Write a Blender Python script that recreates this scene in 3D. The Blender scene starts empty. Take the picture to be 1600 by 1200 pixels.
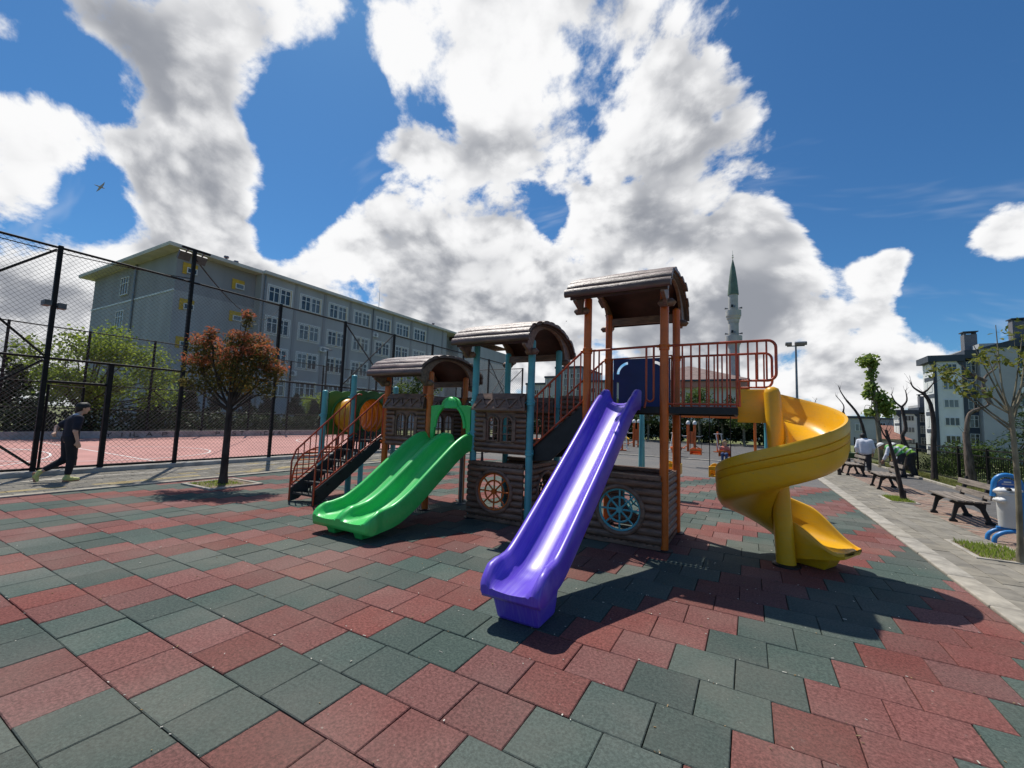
import bpy, math, random
import numpy as np
from mathutils import Vector, Matrix
random.seed(7)
np.random.seed(7)
D = bpy.data
SC = bpy.context.scene
COL = SC.collection
rad = math.radians

# ------------------------------------------------------------------ camera
CAM_H = 1.65
PITCH, ROLL, YAW, FPX = rad(4.9), rad(1.9), rad(29.42), 658.0


def cam_axes():
    c, s = math.cos(PITCH), math.sin(PITCH)
    F = Vector((0, c, s)); R = Vector((1, 0, 0)); U = Vector((0, -s, c))
    cr, sr = math.cos(ROLL), math.sin(ROLL)
    R, U = R * cr + U * sr, U * cr - R * sr
    M = Matrix.Rotation(YAW, 3, 'Z')
    return M @ R, M @ U, M @ F


CR, CU, CF = cam_axes()
cam = D.cameras.new('camera')
cam.sensor_width = 36.0
cam.lens = FPX / 1600.0 * 36.0
cam.clip_start, cam.clip_end = 0.05, 6000.0
cam_o = D.objects.new('camera', cam)
COL.objects.link(cam_o)
cam_o.matrix_world = Matrix(((CR.x, CU.x, -CF.x, 0), (CR.y, CU.y, -CF.y, 0), (CR.z, CU.z, -CF.z, CAM_H), (0, 0, 0, 1)))
SC.camera = cam_o


def view_dir(px, py):
    """unit direction of a sight line in the survey photograph (1600 x 1200)"""
    return (CF + CR * ((px - 800) / FPX) - CU * ((py - 600) / FPX)).normalized()


# ------------------------------------------------------------------ sun and sky
SUN_EL = rad(61.0)
SUN_AZ = Vector((-0.855, 0.518, 0)).normalized()          # towards the sun
SUN_DIR = SUN_AZ * math.cos(SUN_EL) + Vector((0, 0, math.sin(SUN_EL)))
sl = D.lights.new('sun', 'SUN')
sl.energy = 4.6
sl.angle = rad(0.53)
sl.color = (1.0, 0.955, 0.88)
sun_o = D.objects.new('sun', sl)
COL.objects.link(sun_o)
sun_o.rotation_euler = (-SUN_DIR).to_track_quat('-Z', 'Y').to_euler()
sun_o.location = (0, 0, 60)

SC.cycles.max_bounces = 6
SC.cycles.diffuse_bounces = 3
SC.cycles.glossy_bounces = 3
SC.cycles.transmission_bounces = 4
SC.cycles.caustics_reflective = False
SC.cycles.caustics_refractive = False
SC.view_settings.view_transform = 'Standard'
SC.view_settings.look = 'None'
SC.view_settings.exposure = 0.0
SC.view_settings.gamma = 1.0
SC.view_settings.use_curve_mapping = False


class NT:
    """tiny helper to write node trees as expressions"""
    def __init__(self, tree):
        self.t = tree; tree.nodes.clear()

    def n(self, kind, **kw):
        nd = self.t.nodes.new(kind)
        for k, v in kw.items():
            setattr(nd, k, v)
        return nd

    def link(self, a, b):
        self.t.links.new(a, b)

    def put(self, sock, v):
        if isinstance(v, bpy.types.NodeSocket):
            self.link(v, sock)
        elif v is not None:
            sock.default_value = v

    def m(self, op, a, b=None, c=None, clamp=False):
        nd = self.n('ShaderNodeMath', operation=op, use_clamp=clamp)
        for i, v in enumerate((a, b, c)):
            self.put(nd.inputs[i], v)
        return nd.outputs[0]

    def vm(self, op, a, b=None, scale=None):
        nd = self.n('ShaderNodeVectorMath', operation=op)
        self.put(nd.inputs[0], a)
        if b is not None: self.put(nd.inputs[1], b)
        if scale is not None: self.put(nd.inputs['Scale'], scale)
        return nd.outputs['Value'] if op in ('DOT_PRODUCT', 'LENGTH', 'DISTANCE') else nd.outputs[0]

    def noise(self, vec, scale, detail=4, rough=.5, dist=0.0, out='Fac', lac=2.0):
        nd = self.n('ShaderNodeTexNoise')
        if vec is not None: self.link(vec, nd.inputs['Vector'])
        nd.inputs['Scale'].default_value = scale
        nd.inputs['Detail'].default_value = detail
        nd.inputs['Roughness'].default_value = rough
        nd.inputs['Lacunarity'].default_value = lac
        nd.inputs['Distortion'].default_value = dist
        return nd.outputs[out]

    def step(self, x, lo, hi, a=0.0, b=1.0):
        nd = self.n('ShaderNodeMapRange', interpolation_type='SMOOTHSTEP')
        self.put(nd.inputs['Value'], x)
        for k, v in zip(('From Min', 'From Max', 'To Min', 'To Max'), (lo, hi, a, b)):
            self.put(nd.inputs[k], v)
        return nd.outputs[0]

    def mix(self, f, a, b, blend='MIX'):
        nd = self.n('ShaderNodeMix', data_type='RGBA', blend_type=blend)
        self.put(nd.inputs[0], f)
        self.put(nd.inputs[6], a if not isinstance(a, tuple) or len(a) == 4 else a + (1,))
        self.put(nd.inputs[7], b if not isinstance(b, tuple) or len(b) == 4 else b + (1,))
        return nd.outputs[2]


SKY_STRENGTH = 0.1
BANK = .62


def make_world():
    w = D.worlds.new('World')
    SC.world = w
    w.use_nodes = True
    T = NT(w.node_tree)
    out = T.n('ShaderNodeOutputWorld')
    bg = T.n('ShaderNodeBackground')
    bg.inputs['Strength'].default_value = SKY_STRENGTH
    T.link(bg.outputs[0], out.inputs[0])
    sky = T.n('ShaderNodeTexSky', sky_type='NISHITA')
    sky.sun_disc = False
    sky.sun_elevation = SUN_EL
    sky.sun_rotation = math.atan2(SUN_AZ.x, SUN_AZ.y)
    sky.altitude = 100.0
    sky.air_density = 1.0
    sky.dust_density = 0.4
    sky.ozone_density = 2.5
    d = T.n('ShaderNodeTexCoord').outputs['Generated']
    sep = T.n('ShaderNodeSeparateXYZ'); T.link(d, sep.inputs[0])
    z = T.m('MAXIMUM', sep.outputs[2], 0.0)
    # cloud-layer coordinates: directions flattened towards the horizon
    inv = T.m('DIVIDE', 1.0, T.m('ADD', z, 0.75))
    p = T.vm('SCALE', d, scale=inv)
    warp = T.noise(p, 2.1, 2, .55, out='Color')
    p = T.vm('ADD', p, T.vm('SCALE', T.vm('SUBTRACT', warp, (.5, .5, .5)), scale=0.16))
    big = T.noise(p, 3.6, 8, .6)

    def puffs(q):
        vo = T.n('ShaderNodeTexVoronoi', feature='F1', normalize=True)
        T.link(q, vo.inputs['Vector'])
        vo.inputs['Scale'].default_value = 9.0
        vo.inputs['Detail'].default_value = 1.5
        vo.inputs['Roughness'].default_value = .55
        vo.inputs['Lacunarity'].default_value = 2.3
        return T.m('SUBTRACT', .5, vo.outputs['Distance'])

    pf = puffs(p)
    # where the cumulus banks stand (centre in the survey frame, radius px, weight)
    banks = [(330, 60, 140, .22), (300, 190, 105, .21), (350, 290, 90, .22), (250, 340, 85, .22), (350, 400, 95, .24), (230, 430, 80, .26), (30, 230, 90, .26), (60, 340, 70, .22), (30, 470, 110, .32), (60, 180, 60, .3), (205, 225, 55, .3), (120, 15, 60, .35), (255, 110, 70, .2),
             (440, 15, 80, .34), (560, 10, 120, .30), (15, 40, 50, .3), (700, 60, 90, .26), (620, 95, 50, .3), (740, 230, 80, .26), (630, 215, 42, .26), (850, 140, 140, .3), (1010, 50, 130, .28), (1120, 90, 60, .2),
             (860, 280, 120, .28), (1050, 290, 130, .32), (1190, 235, 80, .24), (640, 400, 95, .32), (525, 385, 52, .30), (640, 500, 120, .36), (790, 440, 110, .28), (850, 530, 150, .38),
             (960, 420, 90, .26), (1060, 520, 130, .38), (1130, 410, 70, .2), (1220, 390, 60, .26), (1230, 480, 85, .32), (1412, 385, 40, .46), (1385, 425, 34, .42), (1345, 428, 24, .34), (1400, 475, 40, .3), (1590, 340, 70, .58), (1540, 375, 36, .32),
             (1330, 510, 70, .24), (1330, 590, 100, .34), (1480, 575, 80, .22), (450, 500, 100, .34), (250, 520, 100, .3), (60, 570, 110, .34), (1180, 590, 110, .34)]
    clear = [(120, 100, 42, .5), (470, 175, 46, .5), (480, 250, 50, .5), (455, 320, 44, .5), (430, 385, 26, .5), (165, 265, 26, .3), (165, 325, 42, .55), (1380, 130, 165, .6), (1340, 260, 70, .5), (1470, 235, 100, .5),
             (862, 345, 30, .5), (878, 330, 16, .3), (590, 185, 30, .3), (1120, 185, 12, .25), (1060, 203, 14, .3), (1325, 350, 50, .6), (1470, 450, 60, .6), (1330, 440, 30, .35), (1560, 470, 50, .35), (1580, 120, 150, .5), (560, 140, 36, .3), (545, 235, 34, .35), (15, 110, 30, .2), (920, 280, 10, .2)]
    acc = None
    for sgn, L in ((1, banks), (-1, clear)):
        for (px, py, r, wgt) in L:
            c = view_dir(px, py)
            rr = math.atan(r / math.hypot(FPX, math.hypot(px - 800, py - 600)))
            k = 1.0 / (1 - math.cos(rr))
            e = T.m('EXPONENT', T.m('MULTIPLY_ADD', T.vm('DOT_PRODUCT', d, tuple(c)), k, -k))
            acc = T.m('MULTIPLY_ADD', e, sgn * wgt * BANK, acc if acc is not None else 0.0)
    base = T.m('ADD', T.m('MULTIPLY', big, 1.55), T.m('MULTIPLY', pf, .42))
    f = T.m('SUBTRACT', T.m('ADD', base, acc), 0.985)
    wisp = T.noise(p, 14.0, 3, .6)
    alpha = T.step(f, -.015, T.m('ADD', .04, T.m('MULTIPLY', wisp, .14)))
    mp = T.n('ShaderNodeMapping'); T.link(p, mp.inputs[0])
    mp.inputs['Rotation'].default_value = (0, 0, rad(35)); mp.inputs['Scale'].default_value = (1.0, 4.5, 1.5)
    cirrus = T.m('MULTIPLY', T.step(T.noise(mp.outputs[0], 2.4, 4, .6), .56, .80), .42)
    alpha = T.m('MAXIMUM', alpha, cirrus)
    # light from the sun's side: compare the field with itself nearer the sun
    p2 = T.vm('ADD', p, tuple(SUN_DIR * 0.055))
    slope = T.m('SUBTRACT', base, T.m('MULTIPLY_ADD', T.noise(p2, 3.6, 4, .58), 1.55, .08))
    lit = T.step(slope, -0.16, 0.20)
    flo = T.m('ADD', T.m('MULTIPLY', T.noise(p, 3.6, 2, .5), 1.5), acc)
    core = T.step(flo, 0.86, 1.34)
    mott = T.step(T.noise(p, 5.0, 4, .5), .34, .66)
    relief = T.step(pf, -.02, .34)
    s = T.m('SUBTRACT', T.m('ADD', T.m('ADD', T.m('MULTIPLY', lit, .55), T.m('MULTIPLY', relief, .34)), T.m('MULTIPLY', mott, .12)), T.m('MULTIPLY', core, .47))
    s = T.m('ADD', s, T.m('MULTIPLY', T.step(f, .16, .0), .22))
    s = T.step(s, -.26, .70)
    K = 1.0 / SKY_STRENGTH
    ccol = T.mix(s, (.30 * K, .318 * K, .36 * K), (.97 * K, .97 * K, .975 * K))
    blue = T.mix(1.0, sky.outputs[0], (.37, .72, .98), 'MULTIPLY')
    haze = T.step(sep.outputs[2], .0, .14, .45, 0.0)
    blue = T.mix(haze, blue, (.42 * K, .56 * K, .74 * K))
    col = T.mix(alpha, blue, ccol)
    T.link(col, bg.inputs['Color'])


make_world()
SC.world.cycles.sampling_method = 'MANUAL'
SC.world.cycles.sample_map_resolution = 256


# ------------------------------------------------------------------ helpers: meshes and objects
def V(*a):
    return Vector(a)


class MB:
    """collects faces for ONE mesh object"""
    def __init__(self):
        self.v = []; self.f = []; self.mi = []; self.cur = 0

    def add(self, vs, fs):
        o = len(self.v)
        self.v.extend(tuple(p) for p in vs)
        self.f.extend(tuple(i + o for i in q) for q in fs)
        self.mi.extend([self.cur] * len(fs))
        return self

    def box(self, x0, x1, y0, y1, z0, z1):
        vs = [(x, y, z) for z in (z0, z1) for y in (y0, y1) for x in (x0, x1)]
        return self.add(vs, [(0, 2, 3, 1), (4, 5, 7, 6), (0, 1, 5, 4), (2, 6, 7, 3), (0, 4, 6, 2), (1, 3, 7, 5)])

    def rbox(self, c, s, M):
        vs = [Vector(c) + M @ Vector((sx * s[0] / 2, sy * s[1] / 2, sz * s[2] / 2)) for sz in (-1, 1) for sy in (-1, 1) for sx in (-1, 1)]
        return self.add(vs, [(0, 2, 3, 1), (4, 5, 7, 6), (0, 1, 5, 4), (2, 6, 7, 3), (0, 4, 6, 2), (1, 3, 7, 5)])

    def beam(self, a, b, w, h, up=(0, 0, 1)):
        a, b = Vector(a), Vector(b)
        d = (b - a).normalized(); u = Vector(up)
        if abs(d.dot(u)) > .99: u = Vector((1, 0, 0))
        s = d.cross(u).normalized(); u = s.cross(d).normalized()
        return self.rbox((a + b) / 2, (w, (b - a).length, h), Matrix((s, d, u)).transposed())

    def tube(self, pts, r, n=10, caps=True, closed=False):
        pts = [Vector(p) for p in pts]
        m = len(pts)
        rs = r if isinstance(r, (list, tuple)) else [r] * m
        T = []
        for i in range(m):
            if closed: t = pts[(i + 1) % m] - pts[i - 1]
            else: t = pts[min(i + 1, m - 1)] - pts[max(i - 1, 0)]
            T.append(t.normalized() if t.length > 1e-9 else Vector((0, 0, 1)))
        u = T[0].orthogonal().normalized()
        vs = []
        for i in range(m):
            if i:
                q = T[i - 1].rotation_difference(T[i]); u = q @ u
            u = (u - T[i] * u.dot(T[i])).normalized()
            w = T[i].cross(u)
            for k in range(n):
                a = 2 * math.pi * k / n
                vs.append(pts[i] + (u * math.cos(a) + w * math.sin(a)) * rs[i])
        fs = []
        for i in range(m if closed else m - 1):
            j = (i + 1) % m
            for k in range(n):
                l = (k + 1) % n
                fs.append((i * n + k, i * n + l, j * n + l, j * n + k))
        if caps and not closed:
            fs.append(tuple(range(n))[::-1]); fs.append(tuple((m - 1) * n + k for k in range(n)))
        return self.add(vs, fs)

    def cyl(self, a, b, r, r2=None, n=14):
        return self.tube([a, b], [r, r if r2 is None else r2], n)

    def lathe(self, prof, c=(0, 0, 0), n=20, ax='Z'):
        vs = []
        for (r, z) in prof:
            for k in range(n):
                a = 2 * math.pi * k / n
                x, y = r * math.cos(a), r * math.sin(a)
                p = (x, y, z) if ax == 'Z' else ((z, x, y) if ax == 'X' else (x, z, y))
                vs.append((c[0] + p[0], c[1] + p[1], c[2] + p[2]))
        m = len(prof)
        fs = [(i * n + k, i * n + (k + 1) % n, (i + 1) * n + (k + 1) % n, (i + 1) * n + k) for i in range(m - 1) for k in range(n)]
        fs += [tuple(range(n))[::-1], tuple((m - 1) * n + k for k in range(n))]
        return self.add(vs, fs)

    def grid(self, rows, closed=False, thick=0.0):
        """quad sheet through rows of points"""
        m, n = len(rows), len(rows[0])
        vs = [p for r in rows for p in r]
        fs = []
        for i in range(m - 1):
            for k in range(n if closed else n - 1):
                l = (k + 1) % n
                fs.append((i * n + k, i * n + l, (i + 1) * n + l, (i + 1) * n + k))
        return self.add(vs, fs)

    def prism(self, poly, o, ux, uy, dep):
        """flat outline in the (ux, uy) plane at o, extruded along dep"""
        o, ux, uy, dep = Vector(o), Vector(ux), Vector(uy), Vector(dep)
        A = [o + ux * a + uy * b for a, b in poly]
        n = len(A)
        fs = [tuple(range(n)), tuple(range(2 * n - 1, n - 1, -1))]
        fs += [((k + 1) % n, k, n + k, n + (k + 1) % n) for k in range(n)]
        return self.add(A + [p + dep for p in A], fs)

    def plate(self, outer, holes, o, ux, uy, dep):
        """plate with holes: outline and hole loops are joined by triangulation"""
        from mathutils.geometry import tessellate_polygon
        o, ux, uy, dep = Vector(o), Vector(ux), Vector(uy), Vector(dep)
        loops = [outer] + holes
        flat = [p for L in loops for p in L]
        tris = tessellate_polygon([[Vector((a, b, 0)) for a, b in L] for L in loops])
        n = len(flat)
        A = [o + ux * a + uy * b for a, b in flat]
        fs = [tuple(t) for t in tris] + [tuple(i + n for i in reversed(t)) for t in tris]
        k = 0
        for L in loops:
            m = len(L)
            fs += [(k + i, k + (i + 1) % m, n + k + (i + 1) % m, n + k + i) for i in range(m)]
            k += m
        return self.add(A + [p + dep for p in A], fs)

    def build(self, name, mat, parent=None, smooth=None, bevel=0, kind=None, solid=0):
        off = Vector(ROOT.get(parent.name, (0, 0, 0))) if parent else Vector((0, 0, 0))
        me = D.meshes.new(name)
        vs = [tuple(Vector(p) - off) for p in self.v] if off.length else self.v
        me.from_pydata(vs, [], self.f)
        mats = mat if isinstance(mat, (list, tuple)) else [mat]
        for m_ in mats: me.materials.append(m_)
        if len(mats) > 1: me.polygons.foreach_set('material_index', self.mi)
        me.validate()
        if smooth:
            me.polygons.foreach_set('use_smooth', [True] * len(me.polygons))
            me.set_sharp_from_angle(angle=rad(smooth))
        import bmesh
        bm = bmesh.new(); bm.from_mesh(me)
        bmesh.ops.recalc_face_normals(bm, faces=bm.faces)
        bm.to_mesh(me); bm.free()
        o = D.objects.new(name, me)
        COL.objects.link(o)
        if parent:
            o.parent = parent
            ROOT[o.name] = tuple(off)
        if solid:
            md = o.modifiers.new('thickness', 'SOLIDIFY'); md.thickness = solid; md.offset = 0
        if bevel:
            md = o.modifiers.new('bevel', 'BEVEL'); md.width = bevel; md.segments = 2; md.limit_method = 'ANGLE'; md.angle_limit = rad(35)
        if kind: o['kind'] = kind
        return o


ROOT = {}


def thing(name, label, cat, loc=(0, 0, 0), rotz=0.0, group=None):
    o = D.objects.new(name, None)
    o.empty_display_size = .2
    COL.objects.link(o)
    o.location = loc
    o.rotation_euler = (0, 0, rotz)
    o['label'] = label; o['category'] = cat
    if group: o['group'] = group
    ROOT[o.name] = tuple(loc)
    return o


def proto(name, label, cat, group=None):
    """a thing built round the origin, placed afterwards"""
    o = thing(name, label, cat, (0, 0, 0), 0, group)
    return o


def tag(o, label, cat, group=None):
    o['label'] = label; o['category'] = cat
    if group: o['group'] = group
    return o


def dup(root, loc, rotz=0.0, label=None, scale=None):
    def cp(o, par):
        c = o.copy(); COL.objects.link(c)
        if par: c.parent = par
        for ch in o.children: cp(ch, c)
        return c
    r = cp(root, None)
    r.location = loc; r.rotation_euler = (0, 0, rotz)
    if scale: r.scale = scale
    if label: r['label'] = label
    return r


def piece(src, parent, loc, name=None, rot=None):
    """a copy of a piece sharing mesh data, placed relative to its parent"""
    c = src.copy(); COL.objects.link(c)
    c.parent = parent; c.location = loc
    if rot: c.rotation_euler = rot
    return c


def arc(cx, cy, r, a0, a1, n):
    return [(cx + r * math.cos(a0 + (a1 - a0) * i / n), cy + r * math.sin(a0 + (a1 - a0) * i / n)) for i in range(n + 1)]


# ------------------------------------------------------------------ materials
MATS = {}


def mat(name, col, rough=.6, var=.12, vscale=6.0, bump=0.0, bscale=60.0, metal=0.0, col2=None, spec=.5, obj_var=0.0, dirt=0.0, dirt_col=(.12, .1, .08), stretch=None, detail=5, coat=0.0, coords='Object', trans=0.0, rough_var=.12):
    if name in MATS: return MATS[name]
    m = D.materials.new(name); m.use_nodes = True
    T = NT(m.node_tree)
    out = T.n('ShaderNodeOutputMaterial'); b = T.n('ShaderNodeBsdfPrincipled')
    T.link(b.outputs[0], out.inputs[0])
    tc = T.n('ShaderNodeTexCoord').outputs[coords]
    if stretch:
        mp = T.n('ShaderNodeMapping'); T.link(tc, mp.inputs[0]); mp.inputs['Scale'].default_value = stretch; tc = mp.outputs[0]
    n1 = T.noise(tc, vscale, detail, .6)
    c2 = col2 or tuple(c * (1 - 2.2 * var) for c in col)
    c1 = tuple(min(1, c * (1 + var)) for c in col)
    c = T.mix(T.step(n1, .3, .7), c2, c1)
    if obj_var:
        oi = T.n('ShaderNodeObjectInfo').outputs['Random']
        ge = T.n('ShaderNodeNewGeometry').outputs['Random Per Island']
        rnd = T.m('FRACT', T.m('ADD', T.m('MULTIPLY', oi, 7.31), ge))
        hsv = T.n('ShaderNodeHueSaturation')
        T.link(c, hsv.inputs['Color'])
        T.link(T.m('ADD', T.m('MULTIPLY', rnd, 2 * obj_var), 1 - obj_var), hsv.inputs['Value'])
        T.link(T.m('ADD', T.m('MULTIPLY', T.m('FRACT', T.m('MULTIPLY', rnd, 5.7)), .2), .9), hsv.inputs['Saturation'])
        c = hsv.outputs[0]
    if dirt:
        n2 = T.noise(tc, vscale * .37, 7, .68)
        c = T.mix(T.m('MULTIPLY', T.step(n2, .5, .78), dirt), c, dirt_col)
    T.link(c, b.inputs['Base Color'])
    nr = T.noise(tc, vscale * 1.7, 4, .6)
    T.link(T.m('ADD', rough - rough_var / 2, T.m('MULTIPLY', nr, rough_var), clamp=True), b.inputs['Roughness'])
    b.inputs['Metallic'].default_value = metal
    b.inputs['Specular IOR Level'].default_value = spec
    if coat:
        b.inputs['Coat Weight'].default_value = coat; b.inputs['Coat Roughness'].default_value = .12
    if trans:
        b.inputs['Transmission Weight'].default_value = trans
    if bump:
        bp = T.n('ShaderNodeBump'); bp.inputs['Strength'].default_value = min(1, bump); bp.inputs['Distance'].default_value = .01
        T.link(T.noise(tc, bscale, 4, .6), bp.inputs['Height']); T.link(bp.outputs[0], b.inputs['Normal'])
    MATS[name] = m
    return m


def rubber(name, c1, c2, fleck):
    m = D.materials.new(name); m.use_nodes = True
    T = NT(m.node_tree)
    out = T.n('ShaderNodeOutputMaterial'); b = T.n('ShaderNodeBsdfPrincipled'); T.link(b.outputs[0], out.inputs[0])
    geo = T.n('ShaderNodeNewGeometry')
    pos = geo.outputs['Position']
    rnd = T.m('FRACT', T.m('ADD', T.m('MULTIPLY', T.n('ShaderNodeObjectInfo').outputs['Random'], 7.31), geo.outputs['Random Per Island']))
    gran = T.noise(pos, 52.0, 4, .8)
    blot = T.noise(pos, 4.0, 7, .7)
    wear = T.noise(pos, .55, 5, .6)
    c = T.mix(T.step(gran, .34, .68), c2, c1)
    c = T.mix(T.m('MULTIPLY', T.step(blot, .45, .75), .45), c, fleck)
    dust = T.m('MULTIPLY', T.step(wear, .36, .72), .34)
    c = T.mix(dust, c, (.24, .20, .165))
    hsv = T.n('ShaderNodeHueSaturation'); T.link(c, hsv.inputs['Color'])
    T.link(T.m('ADD', T.m('MULTIPLY', rnd, .30), .82), hsv.inputs['Value'])
    T.link(T.m('ADD', T.m('MULTIPLY', T.m('FRACT', T.m('MULTIPLY', rnd, 9.1)), .22), .87), hsv.inputs['Saturation'])
    stain = T.step(T.noise(pos, 1.7, 8, .72), .60, .74)
    hsv_out = T.mix(T.m('MULTIPLY', stain, .38), hsv.outputs[0], (.035, .034, .032))
    # pale crumbs and scuffs
    crumb = T.step(T.noise(pos, 34.0, 2, .5), .735, .76)
    scuff = T.step(T.noise(pos, 11.0, 6, .75), .63, .72)
    c = T.mix(T.m('MULTIPLY', scuff, .22), hsv_out, (.36, .32, .28))
    c = T.mix(T.m('MULTIPLY', crumb, .35), c, (.5, .46, .38))
    T.link(c, b.inputs['Base Color'])
    b.inputs['Roughness'].default_value = .82
    b.inputs['Specular IOR Level'].default_value = .18
    bp = T.n('ShaderNodeBump'); bp.inputs['Strength'].default_value = .55; bp.inputs['Distance'].default_value = .006
    T.link(T.noise(pos, 160.0, 3, .7), bp.inputs['Height']); T.link(bp.outputs[0], b.inputs['Normal'])
    return m


def leafmat(name, col, col2, trans=.35, rough=.45):
    m = D.materials.new(name); m.use_nodes = True
    T = NT(m.node_tree)
    out = T.n('ShaderNodeOutputMaterial'); b = T.n('ShaderNodeBsdfPrincipled')
    geo = T.n('ShaderNodeNewGeometry')
    c = T.mix(geo.outputs['Random Per Island'], col, col2)
    T.link(c, b.inputs['Base Color']); b.inputs['Roughness'].default_value = rough + .15; b.inputs['Specular IOR Level'].default_value = .22
    tr = T.n('ShaderNodeBsdfTranslucent')
    T.link(T.mix(.4, c, (.40, .46, .06), 'MIX') if trans > .44 else c, tr.inputs['Color'])
    mx = T.n('ShaderNodeMixShader'); mx.inputs[0].default_value = trans
    T.link(b.outputs[0], mx.inputs[1]); T.link(tr.outputs[0], mx.inputs[2]); T.link(mx.outputs[0], out.inputs[0])
    return m


def glassmat(name, col=(.03, .035, .04), rough=.06):
    m = D.materials.new(name); m.use_nodes = True
    T = NT(m.node_tree)
    out = T.n('ShaderNodeOutputMaterial'); b = T.n('ShaderNodeBsdfPrincipled'); T.link(b.outputs[0], out.inputs[0])
    oi = T.n('ShaderNodeObjectInfo').outputs['Random']
    nz = T.noise(T.n('ShaderNodeTexCoord').outputs['Object'], 1.3, 2, .5)
    c = T.mix(T.step(T.m('ADD', T.m('MULTIPLY', oi, .6), T.m('MULTIPLY', nz, .5)), .45, .7), col, (.17, .18, .18))
    T.link(c, b.inputs['Base Color']); b.inputs['Roughness'].default_value = rough
    b.inputs['Specular IOR Level'].default_value = .8
    return m


M_RED = rubber('rubber_red', (.275, .102, .088), (.105, .036, .031), (.165, .062, .055))
M_GRN = rubber('rubber_green', (.095, .132, .113), (.042, .063, .055), (.066, .092, .08))
M_GRY = rubber('rubber_grey', (.17, .165, .16), (.10, .10, .10), (.13, .125, .12))
M_JOINT = mat('joint_dark', (.03, .028, .026), .95)
M_CONC = mat('concrete', (.44, .42, .38), .9, .14, 3, .3, 40, dirt=.5, dirt_col=(.2, .18, .15))
M_KERB = mat('kerb_concrete', (.39, .355, .295), .9, .16, 4, .35, 50, dirt=.55, dirt_col=(.25, .22, .18), obj_var=.08)
M_PAVE = mat('paver_grey', (.235, .212, .17), .9, .12, 5, .3, 60, dirt=.4, dirt_col=(.22, .19, .15), obj_var=.14)
M_PAVEY = mat('paver_yellow', (.40, .31, .15), .9, .12, 5, .3, 60, dirt=.4, obj_var=.14)
M_PAVEB = mat('paver_brown', (.30, .20, .15), .92, .16, 5, .35, 60, dirt=.65, dirt_col=(.30, .24, .18), obj_var=.16)
M_ASPH = mat('asphalt', (.11, .105, .1), .92, .14, 4, .4, 120, dirt=.45, dirt_col=(.19, .17, .15))
M_SOIL = mat('soil', (.2, .15, .1), .95, .25, 9, .6, 50)
M_GRASS = mat('grass_ground', (.17, .19, .06), .95, .3, 2.2, .5, 90, dirt=.6, dirt_col=(.25, .2, .12))
M_COURT = mat('court_coating', (.47, .225, .195), .85, .07, .8, .15, 90, dirt=.25, dirt_col=(.45, .27, .24))
M_LINE = mat('line_paint', (.78, .76, .72), .8, .08, 6, dirt=.3, dirt_col=(.5, .4, .36))
M_STEEL = mat('fence_steel', (.018, .016, .015), .62, .2, 8, spec=.18)
M_WIRE = mat('fence_wire', (.17, .17, .16), .5, .15, 8)
M_ORANGE = mat('orange_paint', (.68, .145, .016), .38, .10, 4, .06, 30, dirt=.25, dirt_col=(.3, .08, .03))
M_RAIL = mat('rail_paint', (.50, .075, .025), .36, .12, 6, .05, 30, dirt=.3, dirt_col=(.15, .04, .03))
M_TEAL = mat('teal_paint', (.11, .43, .46), .4, .08, 4, .06, 30, dirt=.25, dirt_col=(.09, .2, .22))
M_BROWN = mat('brown_plastic', (.235, .132, .088), .5, .2, 5, .25, 35, dirt=.25, dirt_col=(.15, .10, .075), stretch=(1, 4, 4))
M_ROOF = mat('roof_log', (.17, .098, .078), .42, .25, 4, .5, 26, dirt=.5, dirt_col=(.26, .21, .195), stretch=(.6, 5, 5))
M_DECK = mat('deck_black', (.014, .014, .015), .55, .2, 8)
M_GREYM = mat('grey_galv', (.22, .23, .24), .4, .12, 6, metal=.6)
M_BLUE = mat('panel_blue', (.008, .022, .15), .4, .08, 4)
M_DGREEN = mat('panel_green', (.05, .19, .035), .45, .12, 3, .08, 30, dirt=.2, dirt_col=(.1, .15, .06))
M_WHITE = mat('white_paint', (.78, .77, .74), .6, .06, 4, dirt=.15, dirt_col=(.5, .48, .44))
M_BLUEP = mat('blue_paint', (.03, .22, .55), .35, .08, 5, dirt=.2, dirt_col=(.05, .12, .25))
M_WOOD = mat('bench_wood', (.24, .2, .165), .85, .25, 3, .5, 60, stretch=(9, .7, 9))
M_IRON = mat('cast_iron', (.014, .012, .012), .6, .2, 10)
M_BARK = mat('bark', (.17, .13, .1), .95, .35, 5, .9, 30, stretch=(2, 2, .5))
M_BARKD = mat('bark_dark', (.06, .045, .038), .95, .3, 6, .9, 30, stretch=(2, 2, .5))
M_BARKP = mat('bark_plane', (.23, .20, .135), .9, .35, 4, .5, 22, col2=(.11, .095, .06), stretch=(1.5, 1.5, .6))
M_GLASS = glassmat('window_glass')


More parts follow.
